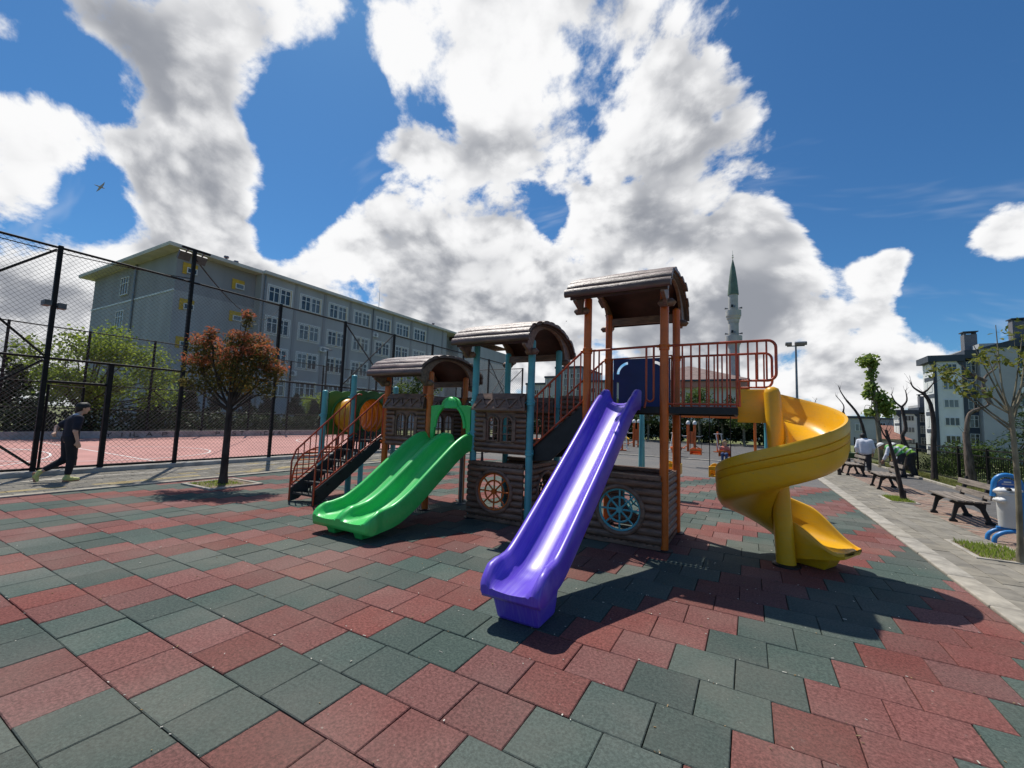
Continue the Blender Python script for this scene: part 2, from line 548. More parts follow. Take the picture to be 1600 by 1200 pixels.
def plastic(name, col, dark, scuff, axis=(14, .5, 14), amt=.0, rough=.26):
    m = D.materials.new(name); m.use_nodes = True
    T = NT(m.node_tree)
    out = T.n('ShaderNodeOutputMaterial'); b = T.n('ShaderNodeBsdfPrincipled'); T.link(b.outputs[0], out.inputs[0])
    tc = T.n('ShaderNodeTexCoord').outputs['Object']
    n1 = T.noise(tc, 2.2, 5, .6)
    c = T.mix(T.step(n1, .3, .75), col, dark)
    mp = T.n('ShaderNodeMapping'); T.link(tc, mp.inputs[0]); mp.inputs['Scale'].default_value = axis
    st = T.noise(mp.outputs[0], 5.0, 6, .65)
    sc = T.m('MULTIPLY', T.step(st, .42, .72), amt)
    c = T.mix(sc, c, scuff)
    grime = T.step(T.noise(tc, 1.1, 8, .7), .56, .78)
    c = T.mix(T.m('MULTIPLY', grime, .34), c, tuple(.5 * x + .035 for x in dark))
    spots = T.step(T.noise(tc, 26.0, 2, .5), .70, .74)
    c = T.mix(T.m('MULTIPLY', spots, .30), c, (.16, .13, .10))
    T.link(c, b.inputs['Base Color'])
    T.link(T.m('ADD', rough, T.m('ADD', T.m('MULTIPLY', sc, .25), T.m('MULTIPLY', n1, .1))), b.inputs['Roughness'])
    b.inputs['Specular IOR Level'].default_value = .5
    bp = T.n('ShaderNodeBump'); bp.inputs['Strength'].default_value = .05; bp.inputs['Distance'].default_value = .01
    T.link(T.noise(tc, 9.0, 3, .5), bp.inputs['Height']); T.link(bp.outputs[0], b.inputs['Normal'])
    return m


M_PURPLE = plastic('purple_plastic', (.135, .07, .60), (.112, .055, .53), (.30, .25, .68), (22, .5, 1.0), .42, .29)
M_GREENP = plastic('green_plastic', (.055, .60, .13), (.04, .52, .10), (.16, .66, .22), (20, .5, 1.0), .3, .28)
M_YELLOW = plastic('yellow_plastic', (.86, .46, .012), (.78, .39, .010), (.62, .40, .08), (2, 2, 6), .30, .28)
M_YTUBE = plastic('yellow_tube', (.72, .33, .012), (.55, .23, .01), (.5, .3, .05), (2, 2, 6), .2, .3)


# ------------------------------------------------------------------ the setting: ground, paving, court
def struct(o):
    o['kind'] = 'structure'; return o


def ground_z(x, y):
    z = -.07
    if x > 7: z -= min(6.5, (x - 7) * .085)
    if x < -48: z -= min(4.0, (-48 - x) * .05)
    return z


xs = [-3500, -1500, -700, -350, -200, -120, -80, -60, -48, -30, -14, 0, 6.9, 8, 12, 20, 35, 55, 80, 120, 200, 400, 900, 3500]
ys = [-3500, -900, -200, -60, -20, 0, 20, 40, 60, 90, 130, 200, 350, 700, 1500, 3500]
b = MB(); b.grid([[(x, y, ground_z(x, y)) for x in xs] for y in ys])
struct(b.build('ground', M_GRASS, smooth=60))

FX0, FX1, FY0, FY1 = -11.33, 2.0, -3.2, 15.2
b = MB(); b.box(FX0, FX1, FY0, FY1, -.066, -.043)
floor = struct(b.build('playground_floor', M_JOINT))
ROOT[floor.name] = (0, 0, 0)

TS, TOX, TOY = .4, -2.904, 1.574


def tile_geo(x0, x1, y0, y1, z=0.0, g=.0028, c=.005, t=(0, 0)):
    vs = []
    for (zz, k) in ((-.04, 0), (z - c, 0), (z, c)):
        for (sx, sy) in ((0, 0), (1, 0), (1, 1), (0, 1)):
            x = (x0 + g + k) if sx == 0 else (x1 - g - k)
            y = (y0 + g + k) if sy == 0 else (y1 - g - k)
            tz = t[0] * (x - (x0 + x1) / 2) + t[1] * (y - (y0 + y1) / 2) if zz > -.04 else 0
            vs.append((x, y, zz + tz))
    fs = []
    for r in (0, 4):
        for k in range(4):
            l = (k + 1) % 4
            fs.append((r + k, r + l, r + 4 + l, r + 4 + k))
    fs.append((8, 9, 10, 11))
    return vs, fs


def project(p):
    w = Vector(p) - Vector((0, 0, CAM_H))
    d = w.dot(CF)
    if d < .15: return None
    return 800 + FPX * w.dot(CR) / d, 600 - FPX * w.dot(CU) / d, d


tiles = []
for k in range(-12, 35):
    y0 = TOY + TS * k; y1 = y0 + TS
    if y1 > FY1 + .01 or y0 < FY0 - .01: continue
    j0 = int((FX0 - TOX) / TS - .5 * k) - 3
    for j in range(j0, j0 + 42):
        x0 = TOX + TS * (j + .5 * k); x1 = x0 + TS
        cx0, cx1 = max(x0, FX0), min(x1, FX1)
        if cx1 - cx0 < .03: continue
        green = (j // 2) % 2 == 0
        whole = cx1 - cx0 > TS - .001
        q = project(((cx0 + cx1) / 2, (y0 + y1) / 2, 0))
        size = 1e9
        vis = q is not None and -60 < q[0] < 1660 and -60 < q[1] < 1290
        tiles.append((cx0, cx1, y0, y1, green, whole, vis, q[2] if q else 1e9))
near = sorted([t for t in tiles if t[5] and t[6]], key=lambda t: t[7])[:300]
near_set = set((t[0], t[2]) for t in near)
protos = {}
for green in (0, 1):
    protos[green] = []
    for v in range(4):
        bb = MB(); bb.add(*tile_geo(-TS / 2, TS / 2, -TS / 2, TS / 2, random.uniform(-.0015, .0015), t=(random.uniform(-.008, .008), random.uniform(-.008, .008))))
        me = D.meshes.new('tile'); me.from_pydata(bb.v, [], bb.f); me.materials.append(M_GRN if green else M_RED)
        protos[green].append(me)
rest = MB()
for t in tiles:
    if (t[0], t[2]) in near_set:
        o = D.objects.new('tile', random.choice(protos[1 if t[4] else 0])); COL.objects.link(o)
        o.parent = floor
        o.location = ((t[0] + t[1]) / 2 + random.uniform(-.0012, .0012), (t[2] + t[3]) / 2 + random.uniform(-.0012, .0012), random.uniform(-.0018, .0012))
        o.rotation_euler = (0, 0, random.choice((0, 1, 2, 3)) * math.pi / 2 + random.uniform(-.004, .004))
    else:
        rest.cur = 1 if t[4] else 0
        rest.add(*tile_geo(t[0], t[1], t[2], t[3], random.uniform(-.003, .002), t=(random.uniform(-.008, .008), random.uniform(-.008, .008))))
rest.build('tile_field', [M_RED, M_GRN], floor, kind='stuff')

# grey rubber yard, kerb across it, the darker yard with the exercise machines
b = MB(); b.box(-14.2, FX1, FY1 + .003, 22.8, -.066, -.006); struct(b.build('yard_floor', M_GRY))
b = MB(); b.box(-24, 3.2, 23.02, 49, -.066, -.008); struct(b.build('exercise_yard', M_ASPH))
b = MB()
b.box(-14.2, FX1 - .004, 22.803, 23.017, -.066, .035)
struct(b.build('yard_kerb', M_KERB, bevel=.01))

# right-hand kerb and promenade
kerb = MB(); kerb.box(FX1 + .004, FX1 + .25, -4, 60, -.066, -.02)
kerb = struct(kerb.build('kerb', M_CONC)); ROOT[kerb.name] = (0, 0, 0)
kp = MB(); kp.box(0, .238, .004, .996, -.018, .022)
k0 = kp.build('kerb_stone', M_KERB, kerb, bevel=.012); k0.location = (FX1 + .006, 1, 0)
for i in range(2, 40):
    o = piece(k0, kerb, (FX1 + .006 + random.uniform(-.004, .004), i, random.uniform(-.006, .004)))
PX1 = 3.30
b = MB(); b.box(FX1 + .254, PX1, -4, 60, -.066, -.03)
prom = struct(b.build('promenade', M_JOINT)); ROOT[prom.name] = (0, 0, 0)


def pavers(x0, x1, y0, y1, w, l, name, mats, parent, pick=None, z=0.0, gap=.004):
    m = MB(); i = 0; x = x0
    while x < x1 - .02:
        xe = min(x + w, x1); y = y0 - (i % 2) * l * .5
        while y < y1:
            a, e = max(y, y0), min(y + l, y1)
            if e - a > .03:
                m.cur = pick(x, a) if pick else 0
                m.add(*tile_geo(x, xe, a, e, z + random.uniform(-.003, .003), gap, .004, (random.uniform(-.02, .02), random.uniform(-.006, .006))))
            y += l
        x += w; i += 1
    return m.build(name, mats, parent, kind='stuff')


pavers(FX1 + .258, PX1, -2, 42, .2, .4, 'paver_field', [M_PAVE], prom)
b = MB(); b.box(PX1 + .003, 4.35, -4, 60, -.066, -.03)
bt = struct(b.build('bench_strip', M_SOIL)); ROOT[bt.name] = (0, 0, 0)
pavers(PX1 + .006, 4.33, -2, 42, .2, .1, 'brick_paver_field', [M_PAVEB, M_PAVE], bt, lambda x, y: 1 if random.random() < .12 else 0, -.004)
b = MB(); b.box(4.355, 5.45, -4, 60, -.066, -.012); struct(b.build('jogging_path', M_ASPH))
b = MB(); b.box(5.453, 5.56, -4, 60, -.066, .05); struct(b.build('path_edging', M_KERB, bevel=.012))
b = MB(); b.box(5.563, 7.2, -4, 60, -.066, -.004); struct(b.build('verge', M_GRASS))

# left walkway
b = MB(); b.box(-14.25, FX0 - .12, -8, 30, -.066, -.03)
walk = struct(b.build('walkway', M_JOINT)); ROOT[walk.name] = (0, 0, 0)
pavers(-14.245, FX0 - .125, -4, 24, .2, .4, 'paver_field', [M_PAVE, M_PAVEY, M_KERB], walk,
       lambda x, y: (2 if -13.68 < x < -13.45 else (1 if (-12.4 < x < -12.1 and random.random() < .75) or random.random() < .06 else 0)))
b = MB(); b.box(FX0 - .117, FX0 - .003, -8, 30, -.066, .03); struct(b.build('walkway_kerb', M_KERB, bevel=.012))

# sports court
b = MB(); b.box(-29.48, -14.56, -12, 26, -.066, 0); struct(b.build('sports_court', M_COURT))
b = MB()


def line(m, pts, w=.06, z=.004):
    L, Rr = [], []
    for i, p in enumerate(pts):
        a = Vector(pts[max(i - 1, 0)]); c = Vector(pts[min(i + 1, len(pts) - 1)])
        n = (c - a).normalized(); n = Vector((-n.y, n.x))
        L.append((p[0] + n.x * w / 2, p[1] + n.y * w / 2, z)); Rr.append((p[0] - n.x * w / 2, p[1] - n.y * w / 2, z))
    m.grid([L, Rr])


line(b, [(-15.6, -10), (-15.6, 24)]); line(b, [(-28.3, -10), (-28.3, 24)], z=.0043); line(b, [(-28.3, 6.2), (-15.6, 6.2)], z=.0045)
line(b, arc(-20.2, 6.2, 3.1, 0, 2 * math.pi, 48), z=.005); line(b, arc(-21.5, -1.0, 6.0, rad(20), rad(160), 40), z=.0055)
line(b, [(-28.3, 24), (-15.6, 24)], z=.0047); line(b, arc(-21.5, 19.5, 4.2, rad(180), rad(360), 30), z=.0057)
b.build('court_marking', M_LINE)['kind'] = 'structure'
b = MB(); b.box(-14.553, -14.253, -12, 26, -.066, .11); struct(b.build('fence_plinth', M_CONC, bevel=.015))

# litter: chips of bark, paper and dry leaf scattered over the tiles
b = MB()
for i in range(950):
    y = random.uniform(1.0, 9.5) if i < 700 else random.uniform(3, 15)
    x = random.uniform(-8, 1.9) if i < 700 else random.uniform(-11, 1.9)
    if random.random() < .6: y = TOY + TS * round((y - TOY) / TS) + random.uniform(-.008, .008)      # caught in the joints
    a = random.uniform(0, math.pi); l = random.uniform(.003, .008) * (2.0 if random.random() < .15 else 1); w = random.uniform(.0015, .0035)
    dx, dy = math.cos(a), math.sin(a); z = .003 + random.random() * .003
    b.cur = 0 if random.random() < .7 else 1
    b.rbox((x, y, z), (l * 2, w * 2, .003), Matrix.Rotation(a, 3, 'Z') @ Matrix.Rotation(random.uniform(-.2, .2), 3, 'Y'))
o = b.build('litter', [mat('litter_pale', (.62, .58, .48), .8, obj_var=.25), mat('litter_brown', (.25, .17, .08), .9, obj_var=.3)], kind='stuff')
tag(o, 'pale chips and dry leaf bits scattered over the rubber tiles', 'litter')


# ------------------------------------------------------------------ the playground structure (one thing, many parts)
XA, XB, X0, X1, X2, X3, X4, X5 = -8.05, -7.15, -6.17, -5.10, -4.10, -3.03, -2.10, -1.0
YF, YB = 6.0, 7.1
PG = thing('playground_structure', 'large playground climbing structure with three log roofs and purple, green and yellow slides', 'playground', (-3.5, 6.5, 0))


def sub(parent, o):
    return o


def post(x, y, top, m, collars=()):
    b = MB(); b.cyl((x, y, 0), (x, y, top), .058, n=18)
    b.lathe([(.058, top), (.056, top + .015), (.03, top + .035), (.002, top + .04)], (x, y, 0), 18)
    o = b.build('post', m, PG, smooth=50)
    for z in collars:
        c = MB(); c.lathe([(.0585, z - .045), (.069, z - .04), (.071, z - .012), (.066, z), (.071, z + .012), (.069, z + .04), (.0585, z + .045)], (x, y, 0), 18)
        c.cyl((x - .062, y - .04, z), (x - .092, y - .04, z), .012, n=6); c.cyl((x + .06, y - .04, z), (x + .09, y - .04, z), .012, n=6)
        c.build('clamp', m, o, smooth=40)
    f = MB(); f.lathe([(.115, 0.001), (.115, .012), (.06, .02)], (x, y, 0), 16); f.build('foot_plate', M_DECK, o, smooth=40)
    return o


for (x, tp) in ((X0, 2.46), (X1, 2.46)):
    for y in (YF, YB): post(x, y, tp, M_ORANGE, (1.16, 2.03))
for (x, tp) in ((X4, 3.5), (X5, 3.5)):
    for y in (YF, YB): post(x, y, tp, M_ORANGE, (2.72,) if y == YF else (2.72,))
for x in (X2, X3):
    for y in (YF, YB): post(x, y, 2.92, M_TEAL, (1.14, 1.93) if x == X3 else (1.14, 1.40, 1.93))
post(XB, YF, 2.44, M_TEAL, (2.02,)); post(XB - .0, YB + .1, 2.3, M_TEAL, (2.02,))
post(XA, YF, 2.13, M_TEAL, (1.62,)); post(XA, YB, 2.13, M_TEAL, (1.62,))
b = MB(); b.cyl((-4.9, 6.8, 0), (-4.9, 6.8, 1.15), .035, n=10); b.box(-4.98, -4.82, 6.74, 6.86, 0, .012); b.cyl((-4.94, 6.78, 0), (-4.94, 6.78, .03), .012, n=6); b.cyl((-4.86, 6.83, 0), (-4.86, 6.83, .03), .012, n=6)
b.build('support_leg', M_GREYM, PG, smooth=40)


# decks: perforated black plates (light comes through the holes)
def deck(x0, x1, y0, y1, z, nx=20, ny=20):
    b = MB()
    b.box(x0, x1, y0, y0 + .05, z - .09, z); b.box(x0, x1, y1 - .05, y1, z - .09, z)
    b.box(x0, x0 + .05, y0 + .05, y1 - .05, z - .09, z); b.box(x1 - .05, x1, y0 + .05, y1 - .05, z - .09, z)
    for i in range(1, nx):
        x = x0 + (x1 - x0) * i / nx; b.box(x - .017, x + .017, y0 + .05, y1 - .05, z - .012, z - .002)
    for i in range(1, ny):
        y = y0 + (y1 - y0) * i / ny; b.box(x0 + .05, x1 - .05, y - .017, y + .017, z - .0125, z - .0015)
    return b.build('deck', M_DECK, PG)


deck(X2, X3, YF, YB, 1.2); deck(X1 + .003, X2 - .003, YF, YB, 1.2); deck(X0, X1, YF, YB, 1.2); deck(XB, X0 - .003, YF, YB, 1.2)
deck(X4, X5, YF, YB, 1.9); deck(X5 + .003, -.12, YF, YB, 1.9)


# ---- arched log roofs
def roof(x0, x1, yc, half, ze, rise, nlogs=12):
    base = MB()
    sec = [(yc + (half - .06) * math.cos(a), ze - .03 + (rise) * math.sin(a)) for a in [math.pi * i / 24 for i in range(25)]]
    rows = [[(x, y, z) for (y, z) in sec] for x in (x0 + .05, x1 - .05)]
    base.grid(rows)
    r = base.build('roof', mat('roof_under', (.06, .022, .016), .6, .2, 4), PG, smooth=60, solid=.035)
    for i in range(nlogs):
        a = math.pi * (i + .5) / nlogs
        y, z = yc + half * math.cos(a), ze + rise * math.sin(a)
        ty, tz = -half * math.sin(a), rise * math.cos(a)
        L = math.hypot(ty, tz); ty /= L; tz /= L
        ny, nz = (-tz, ty) if ty * 1 > 0 and False else (tz, -ty)
        if nz < 0: ny, nz = -ny, -nz
        w = .53 * L * math.pi / nlogs
        lg = MB(); jl, jr = random.uniform(-.03, .03), random.uniform(-.03, .03)
        N = 9; rows = []
        nseg = 12; ph = random.uniform(0, 6)
        for s in range(nseg + 1):
            t = s / nseg
            x = x0 + jl + (x1 - x0 + jr - jl) * t
            wob = 1 + .10 * math.sin(ph + t * 9) + .05 * math.sin(ph * 2 + t * 23)
            endk = 1.0 if 0 < s < nseg else .8
            ring = []
            for k in range(N):
                q = math.pi * k / (N - 1)
                u, v = math.cos(q) * w, math.sin(q) * .038 * wob * endk + .004
                ring.append((x, y + ty * u + ny * v, z + tz * u + nz * v))
            for k in range(N - 1, -1, -N + 1):
                q = math.pi * k / (N - 1)
                ring.append((x, y + ty * math.cos(q) * w * .96 - ny * .02, z + tz * math.cos(q) * w * .96 - nz * .02))
            rows.append(ring)
        lg.grid(rows, closed=True)
        n = len(rows[0]); lg.add(rows[0], [tuple(range(n))]); lg.add(rows[-1], [tuple(range(n))[::-1]])
        lg.build('roof_log', M_ROOF, r, smooth=55)
    for x in (x0 + .09, x1 - .14):       # gable arches with curved haunches down to the posts
        outer = [(yc + (half - .05) * math.cos(a), ze - .02 + (rise - .02) * math.sin(a)) for a in [math.pi * i / 24 for i in range(25)]]
        yin = .66
        inner = [(yc - yin * math.cos(a), ze - .16 + (rise + .09) * math.sin(a) ** .75) for a in [math.pi * i / 20 for i in range(21)]]
        poly = outer + [(yc - half + .05, ze - .06), (yc - .82, ze - .12), (yc - .74, ze - .19)] + inner + [(yc + .74, ze - .19), (yc + .82, ze - .12), (yc + half - .05, ze - .06)]
        g = MB(); g.prism(poly, (x, 0, 0), (0, 1, 0), (0, 0, 1), (.05, 0, 0)); g.build('gable_arch', M_BROWN, r, bevel=.008)
    for y in (yc - .55, yc + .55):        # boards between the post heads, rounded brackets under the eaves
        g = MB(); sgn = -1 if y < yc else 1
        
        if sgn > 0: g.box(x0 + .145, x1 - .145, y - .02, y + .02, ze - .10, ze + .02); g.build('eave_board', M_BROWN, r, bevel=.006)
        for x in (x0 + .1, x1 - .12):
            k = MB(); yy = y + sgn * .11
            k.tube([(x - .09, yy, ze - .1), (x - .07, yy, ze - .12), (x + .09, yy, ze - .12), (x + .11, yy, ze - .1)], [.035, .055, .055, .035], 12)
            k.build('bracket', M_BROWN, r, smooth=50)
    return r


roof(-2.27, -.84, 6.55, 1.04, 3.43, .43)
roof(-4.27, -2.86, 6.53, 1.0, 2.86, .42)
roof(-6.30, -5.0, 6.60, 1.0, 2.40, .43)


# ---- log panels with ship's-wheel portholes
def wheel(parent, c, ux, nrm, m, R=.30):
    c, ux, nrm = Vector(c), Vector(ux), Vector(nrm); uz = Vector((0, 0, 1))
    P = lambda r, a: c + ux * (r * math.cos(a)) + uz * (r * math.sin(a))
    b = MB()
    b.tube([P(R - .015, 2 * math.pi * i / 40) for i in range(40)], .024, 8, closed=True)
    b.tube([P(R * .56, 2 * math.pi * i / 32) for i in range(32)], .015, 6, closed=True)
    for i in range(8):
        a = math.pi * i / 4 + math.pi / 2; b.tube([P(.03, a), P(R - .02, a)], .014, 6)
    b.cyl(c - nrm * .025, c + nrm * .03, .045, n=8)
    b.build('wheel', m, parent, smooth=50)


def log_panel(o, ux, nrm, w, z0, z1, n=8, wheel_mat=None, wc=.5, R=.30, wz=None):
    """o: lower left corner, ux along the panel, nrm towards the viewer"""
    o, ux, nrm = Vector(o), Vector(ux), Vector(nrm); uz = Vector((0, 0, 1))
    h = z1 - z0; cx = w * wc; cz = (z0 + h * .5) if wz is None else wz
    b = MB(); Rh = R - .012
    hole = [[(cx + Rh * math.cos(-2 * math.pi * i / 36), cz + Rh * math.sin(-2 * math.pi * i / 36)) for i in range(36)]] if wheel_mat else []
    b.plate([(0, z0), (w, z0), (w, z1), (0, z1)], hole, o - nrm * .02, ux, uz, nrm * .02)
    p = b.build('log_panel', M_BROWN, PG)
    pitch = (h - .13) / n
    for i in range(n):
        zc = z0 + .06 + pitch * (i + .5)
        spans = [(-.012, w + .012)]
        if wheel_mat:
            rr = R + .035
            dz = abs(zc - cz)
            if dz < rr:
                hx = math.sqrt(rr * rr - dz * dz)
                spans = [(-.012, cx - hx), (cx + hx, w + .012)]
        for (a, e) in spans:
            if e - a < .02: continue
            g = MB()
            rows = []
            for s in range(7):
                t = a + (e - a) * s / 6; k = .86 if s in (0, 6) else 1 + random.uniform(-.05, .05)
                rows.append([o + ux * t + uz * (zc + math.cos(q) * pitch * .49) + nrm * (.001 + math.sin(q) * .045 * k) for q in [math.pi * j / 8 for j in range(9)]])
            g.grid(rows)
            g.add(rows[0], [tuple(range(9))]); g.add(rows[-1], [tuple(range(9))[::-1]])
            g.build('log', M_BROWN, p, smooth=50)
    for (zz, sg) in ((z0 + .03, 1), (z1 - .035, -1)):        # scalloped trims top and bottom
        g = MB(); k = int(w / .085)
        poly = [(0, zz - .028 * sg), (w, zz - .028 * sg)]
        sc = []
        for i in range(k):
            sc += [(w * (i + t / 5) / k, zz + sg * (.012 + .022 * math.sin(math.pi * t / 5))) for t in range(6)]
        poly = poly + sc[::-1] if sg > 0 else poly + sc[::-1]
        g.prism(poly, o + nrm * .002, ux, uz, nrm * .035); g.build('scalloped_trim', M_BROWN, p)
    if wheel_mat:
        f = MB(); c = o + ux * cx + uz * cz
        f.tube([c + ux * ((R + .018) * math.cos(2 * math.pi * i / 40)) + uz * ((R + .018) * math.sin(2 * math.pi * i / 40)) + nrm * .03 for i in range(40)], .034, 8, closed=True)
        f.build('porthole_rim', M_BROWN, p, smooth=50)
        wheel(p, c + nrm * .012, ux, nrm, wheel_mat, R)
    return p


FR, RT, BK = (0, -1, 0), (1, 0, 0), (0, 1, 0)
log_panel((X2 - .03, YF - .05, 0), (1, 0, 0), FR, 1.03, .02, .96, 8, M_ORANGE, .5, .31, .49)
log_panel((X4 + .04, YF - .05, 0), (1, 0, 0), FR, 1.03, .01, .97, 8, M_TEAL, .47, .30, .47)
log_panel((X3, YF + .07, 0), (0, 1, 0), RT, .98, .02, .96, 8, M_IRON, .5, .30, .49)
log_panel((X5 - .02, YF + .07, 0), (0, 1, 0), RT, .98, .02, .96, 8)
log_panel((X4 + .07, YB, 0), (1, 0, 0), FR, .98, .02, .96, 8, M_TEAL, .5, .30, .49)
log_panel((X2 + .07, YB, 0), (1, 0, 0), FR, .98, .02, .96, 8, M_ORANGE, .5, .30, .49)
log_panel((X3 + .06, YB, 1.2), (1, 0, 0), FR, .46, 0.02, .92, 8)


# ---- little house fronts with arched windows
def house_panel(x0, x1, y, z0=1.10):
    w = x1 - x0; uz = Vector((0, 0, 1)); ux = Vector((1, 0, 0)); n = Vector((0, -1, 0)); o = Vector((x0, y, 0))
    wins = []
    for c in (w * .36, w * .64):
        hw = .105; zb, zt = z0 + .20, z0 + .50
        lp = [(c - hw, zb), (c + hw, zb), (c + hw, zt)] + [(c + hw * math.cos(a), zt + .11 * math.sin(a)) for a in [math.pi * i / 10 for i in range(1, 10)]] + [(c - hw, zt)]
        wins.append(lp)
    b = MB(); b.plate([(0, z0), (w, z0), (w, z0 + .98), (0, z0 + .98)], [l[::-1] for l in wins], o, ux, uz, Vector((0, .03, 0)))
    p = b.build('house_panel', M_BROWN, PG)
    for i in range(9):                     # log ends left and right of the windows
        zc = z0 + .05 + .082 * i
        full = zc < z0 + .16 or zc > z0 + .66
        for (a, e) in ([(-.015, w + .015)] if full else [(-.015, w * .36 - .15), (w * .64 + .15, w + .015)]):
            g = MB()
            rows = [[o + ux * (a + (e - a) * s / 4) + uz * (zc + math.cos(q) * .04) + n * (.001 + math.sin(q) * (.036 if s in (0, 4) else .044)) for q in [math.pi * j / 8 for j in range(9)]] for s in range(5)]
            g.grid(rows); g.add(rows[0], [tuple(range(9))]); g.add(rows[-1], [tuple(range(9))[::-1]])
            g.build('log', M_BROWN, p, smooth=50)
    for lp in wins:
        f = MB(); f.tube([o + ux * a + uz * c_ + n * .02 for a, c_ in lp], .018, 6, closed=True)
        cx = sum(a for a, _ in lp[:2]) / 2; zb = lp[0][1]
        f.box(x0 + cx - .009, x0 + cx + .009, y - .012, y + .012, zb, zb + .40)
        for zz in (zb + .12, zb + .25): f.box(x0 + cx - .105, x0 + cx + .105, y - .0115, y + .0115, zz - .008, zz + .008)
        f.build('window_frame', M_BROWN, p, smooth=50)
        sh = MB()
        sgn = -1 if cx < w / 2 else 1
        sh.box(x0 + cx + sgn * .115 - (.06 if sgn < 0 else 0), x0 + cx + sgn * .115 + (.06 if sgn > 0 else 0), y - .055, y - .02, zb, zb + .36); sh.build('shutter', M_BROWN, p, bevel=.008)
    # sloping eave with zigzag boards and a course of round shingles
    e = MB()
    zt = z0 + .98; zl = z0 + .73
    e.add([(x0 + .04, y, zt), (x1 - .04, y, zt), (x1 + .03, y - .13, zl), (x0 - .03, y - .13, zl), (x0 - .03, y - .13, zl - .03), (x1 + .03, y - .13, zl - .03), (x0 + .02, y, zl - .03), (x1 - .02, y, zl - .03)],
          [(0, 1, 2, 3), (3, 2, 5, 4), (4, 5, 7, 6), (0, 3, 4, 6), (1, 7, 5, 2), (0, 6, 7, 1)])
    ev = e.build('eave', M_BROWN, p)
    q = MB(); k = 4
    P = lambda a, t: Vector((x0 + .02 + (w - .04) * a, y - .13 * (1 - t) - .012, zl + (zt - zl) * t))
    for i in range(k):
        for (a0, t0, a1, t1) in ((i / k, .08, (i + .5) / k, .72), ((i + .5) / k, .72, (i + 1) / k, .08)):
            q.beam(P(a0, t0), P(a1, t1), .03, .022, (0, -.9, .45))
    q.build('zigzag_trim', M_BROWN, ev)
    q = MB()
    for r_ in range(2):
        for i in range(11):
            c = P((i + (.5 if r_ else 1)) / 12, .9 - .17 * r_)
            q.rbox(c, (w / 12.6, .018, .055), Matrix.Rotation(rad(-27), 3, 'X'))
    q.build('shingle_course', M_BROWN, ev)
    return p


house_panel(X2 + .06, X3 - .06, YF - .02)
house_panel(X0 + .06, X1 - .06, YF - .02)
house_panel(X2 + .06, X3 - .06, YB)
house_panel(X0 + .06, X1 - .06, YB)
house_panel(X1 + .06, X2 - .06, YB)


# ---- railings: a frame and single bars
def railing(a, e, h, nb, lower=.05, m=None, r=.017, skip=()):
    a, e = Vector(a), Vector(e); m = m or M_RAIL
    b = MB(); up = Vector((0, 0, h)); lo = Vector((0, 0, lower))
    b.tube([a + up, e + up], r, 8); b.tube([a + lo, e + lo], r, 8)
    p = b.build('railing', m, PG, smooth=50)
    for i in range(nb):
        if i in skip: continue
        q = a.lerp(e, (i + .5) / nb)
        g = MB(); g.tube([q + lo, q + up], r * .62, 7); g.build('bar', m, p, smooth=50)
    return p


# inner stair from the middle platform up to the tower
for y in (YF + .02, YB - .02):
    railing((X3 + .06, y, 1.22), (X4 - .06, y, 1.94), .8, 8, .04)
st = None
for y in (YF + .05, YB - .09):
    b = MB()
    b.prism([(X3 + .02, 1.23), (X4 - .02, 1.95), (X4 - .02, 1.58), (X3 + .35, 1.05), (X3 + .02, 1.02)], (0, y, 0), (1, 0, 0), (0, 0, 1), (0, .03, 0))
    st = b.build('stair_stringer', M_DECK, PG)
for i in range(4):
    g = MB(); x = X3 + .12 + .21 * i; z = 1.32 + .15 * i
    g.box(x, x + .22, YF + .085, YB - .095, z - .03, z); g.build('tread', M_DECK, st)

# tower rails, slide guard and blue back panel
b = MB(); b.tube([(X4 + .05, YF, 2.72), (X5 - .05, YF, 2.74)], .017, 8)
gd = b.build('slide_guard', M_RAIL, PG, smooth=50)
for x in (-1.90, -1.80): pass
g = MB(); g.tube([(-1.24, YF, 2.73), (-1.24, YF, 2.02)] + [(-1.24 + .05 - .05 * math.cos(t), YF, 2.02 - .05 * math.sin(t)) for t in [math.pi * i / 8 for i in range(1, 8)]] + [(-1.14, YF, 2.02), (-1.14, YF, 2.73)], .015, 8)
g.tube([(-1.24, YF, 2.0), (-1.26, YF - .01, 1.88)], .014, 7); g.build('guard_loop', M_RAIL, gd, smooth=50)
g = MB(); g.tube([(-2.0, YF, 2.73), (-2.0, YF, 1.9)], .013, 7); g.build('bar', M_RAIL, gd, smooth=50)
g = MB(); g.tube([(-1.92, YF, 2.73), (-1.92, YF, 1.9)], .013, 7); g.build('bar', M_RAIL, gd, smooth=50)
w = X5 - X4 - .12
hole1 = [(.10 + .03, .36)] and []


def arc_slot(cx, cz, r0, r1, a0, a1):
    return arc(cx, cz, r1, a0, a1, 8) + arc(cx, cz, r0, a1, a0, 8)


holes = [arc_slot(.30, .56, .17, .215, rad(178), rad(98)), arc_slot(w - .30, .56, .17, .215, rad(82), rad(2)),
         [(.09, .05), (.09, .43), (.125, .43), (.125, .05)], [(w - .125, .05), (w - .125, .43), (w - .09, .43), (w - .09, .05)]]
b = MB(); b.plate([(.03, .02), (w - .03, .02), (w - .03, .82), (.03, .82)], holes, (X4 + .06, YB - .02, 1.92), (1, 0, 0), (0, 0, 1), (0, .018, 0))
pb = b.build('blue_panel', M_BLUE, PG); pb['label'] = 'dark blue panel with curved cut-outs at the back of the tower'
b = MB(); x0, x1 = X4 + .07, X5 - .07
b.tube([(x0, YB - .01, 1.92), (x0, YB - .01, 2.75), (x1, YB - .01, 2.77), (x1, YB - .01, 1.92)], .017, 8); b.build('panel_frame', M_RAIL, pb, smooth=40)


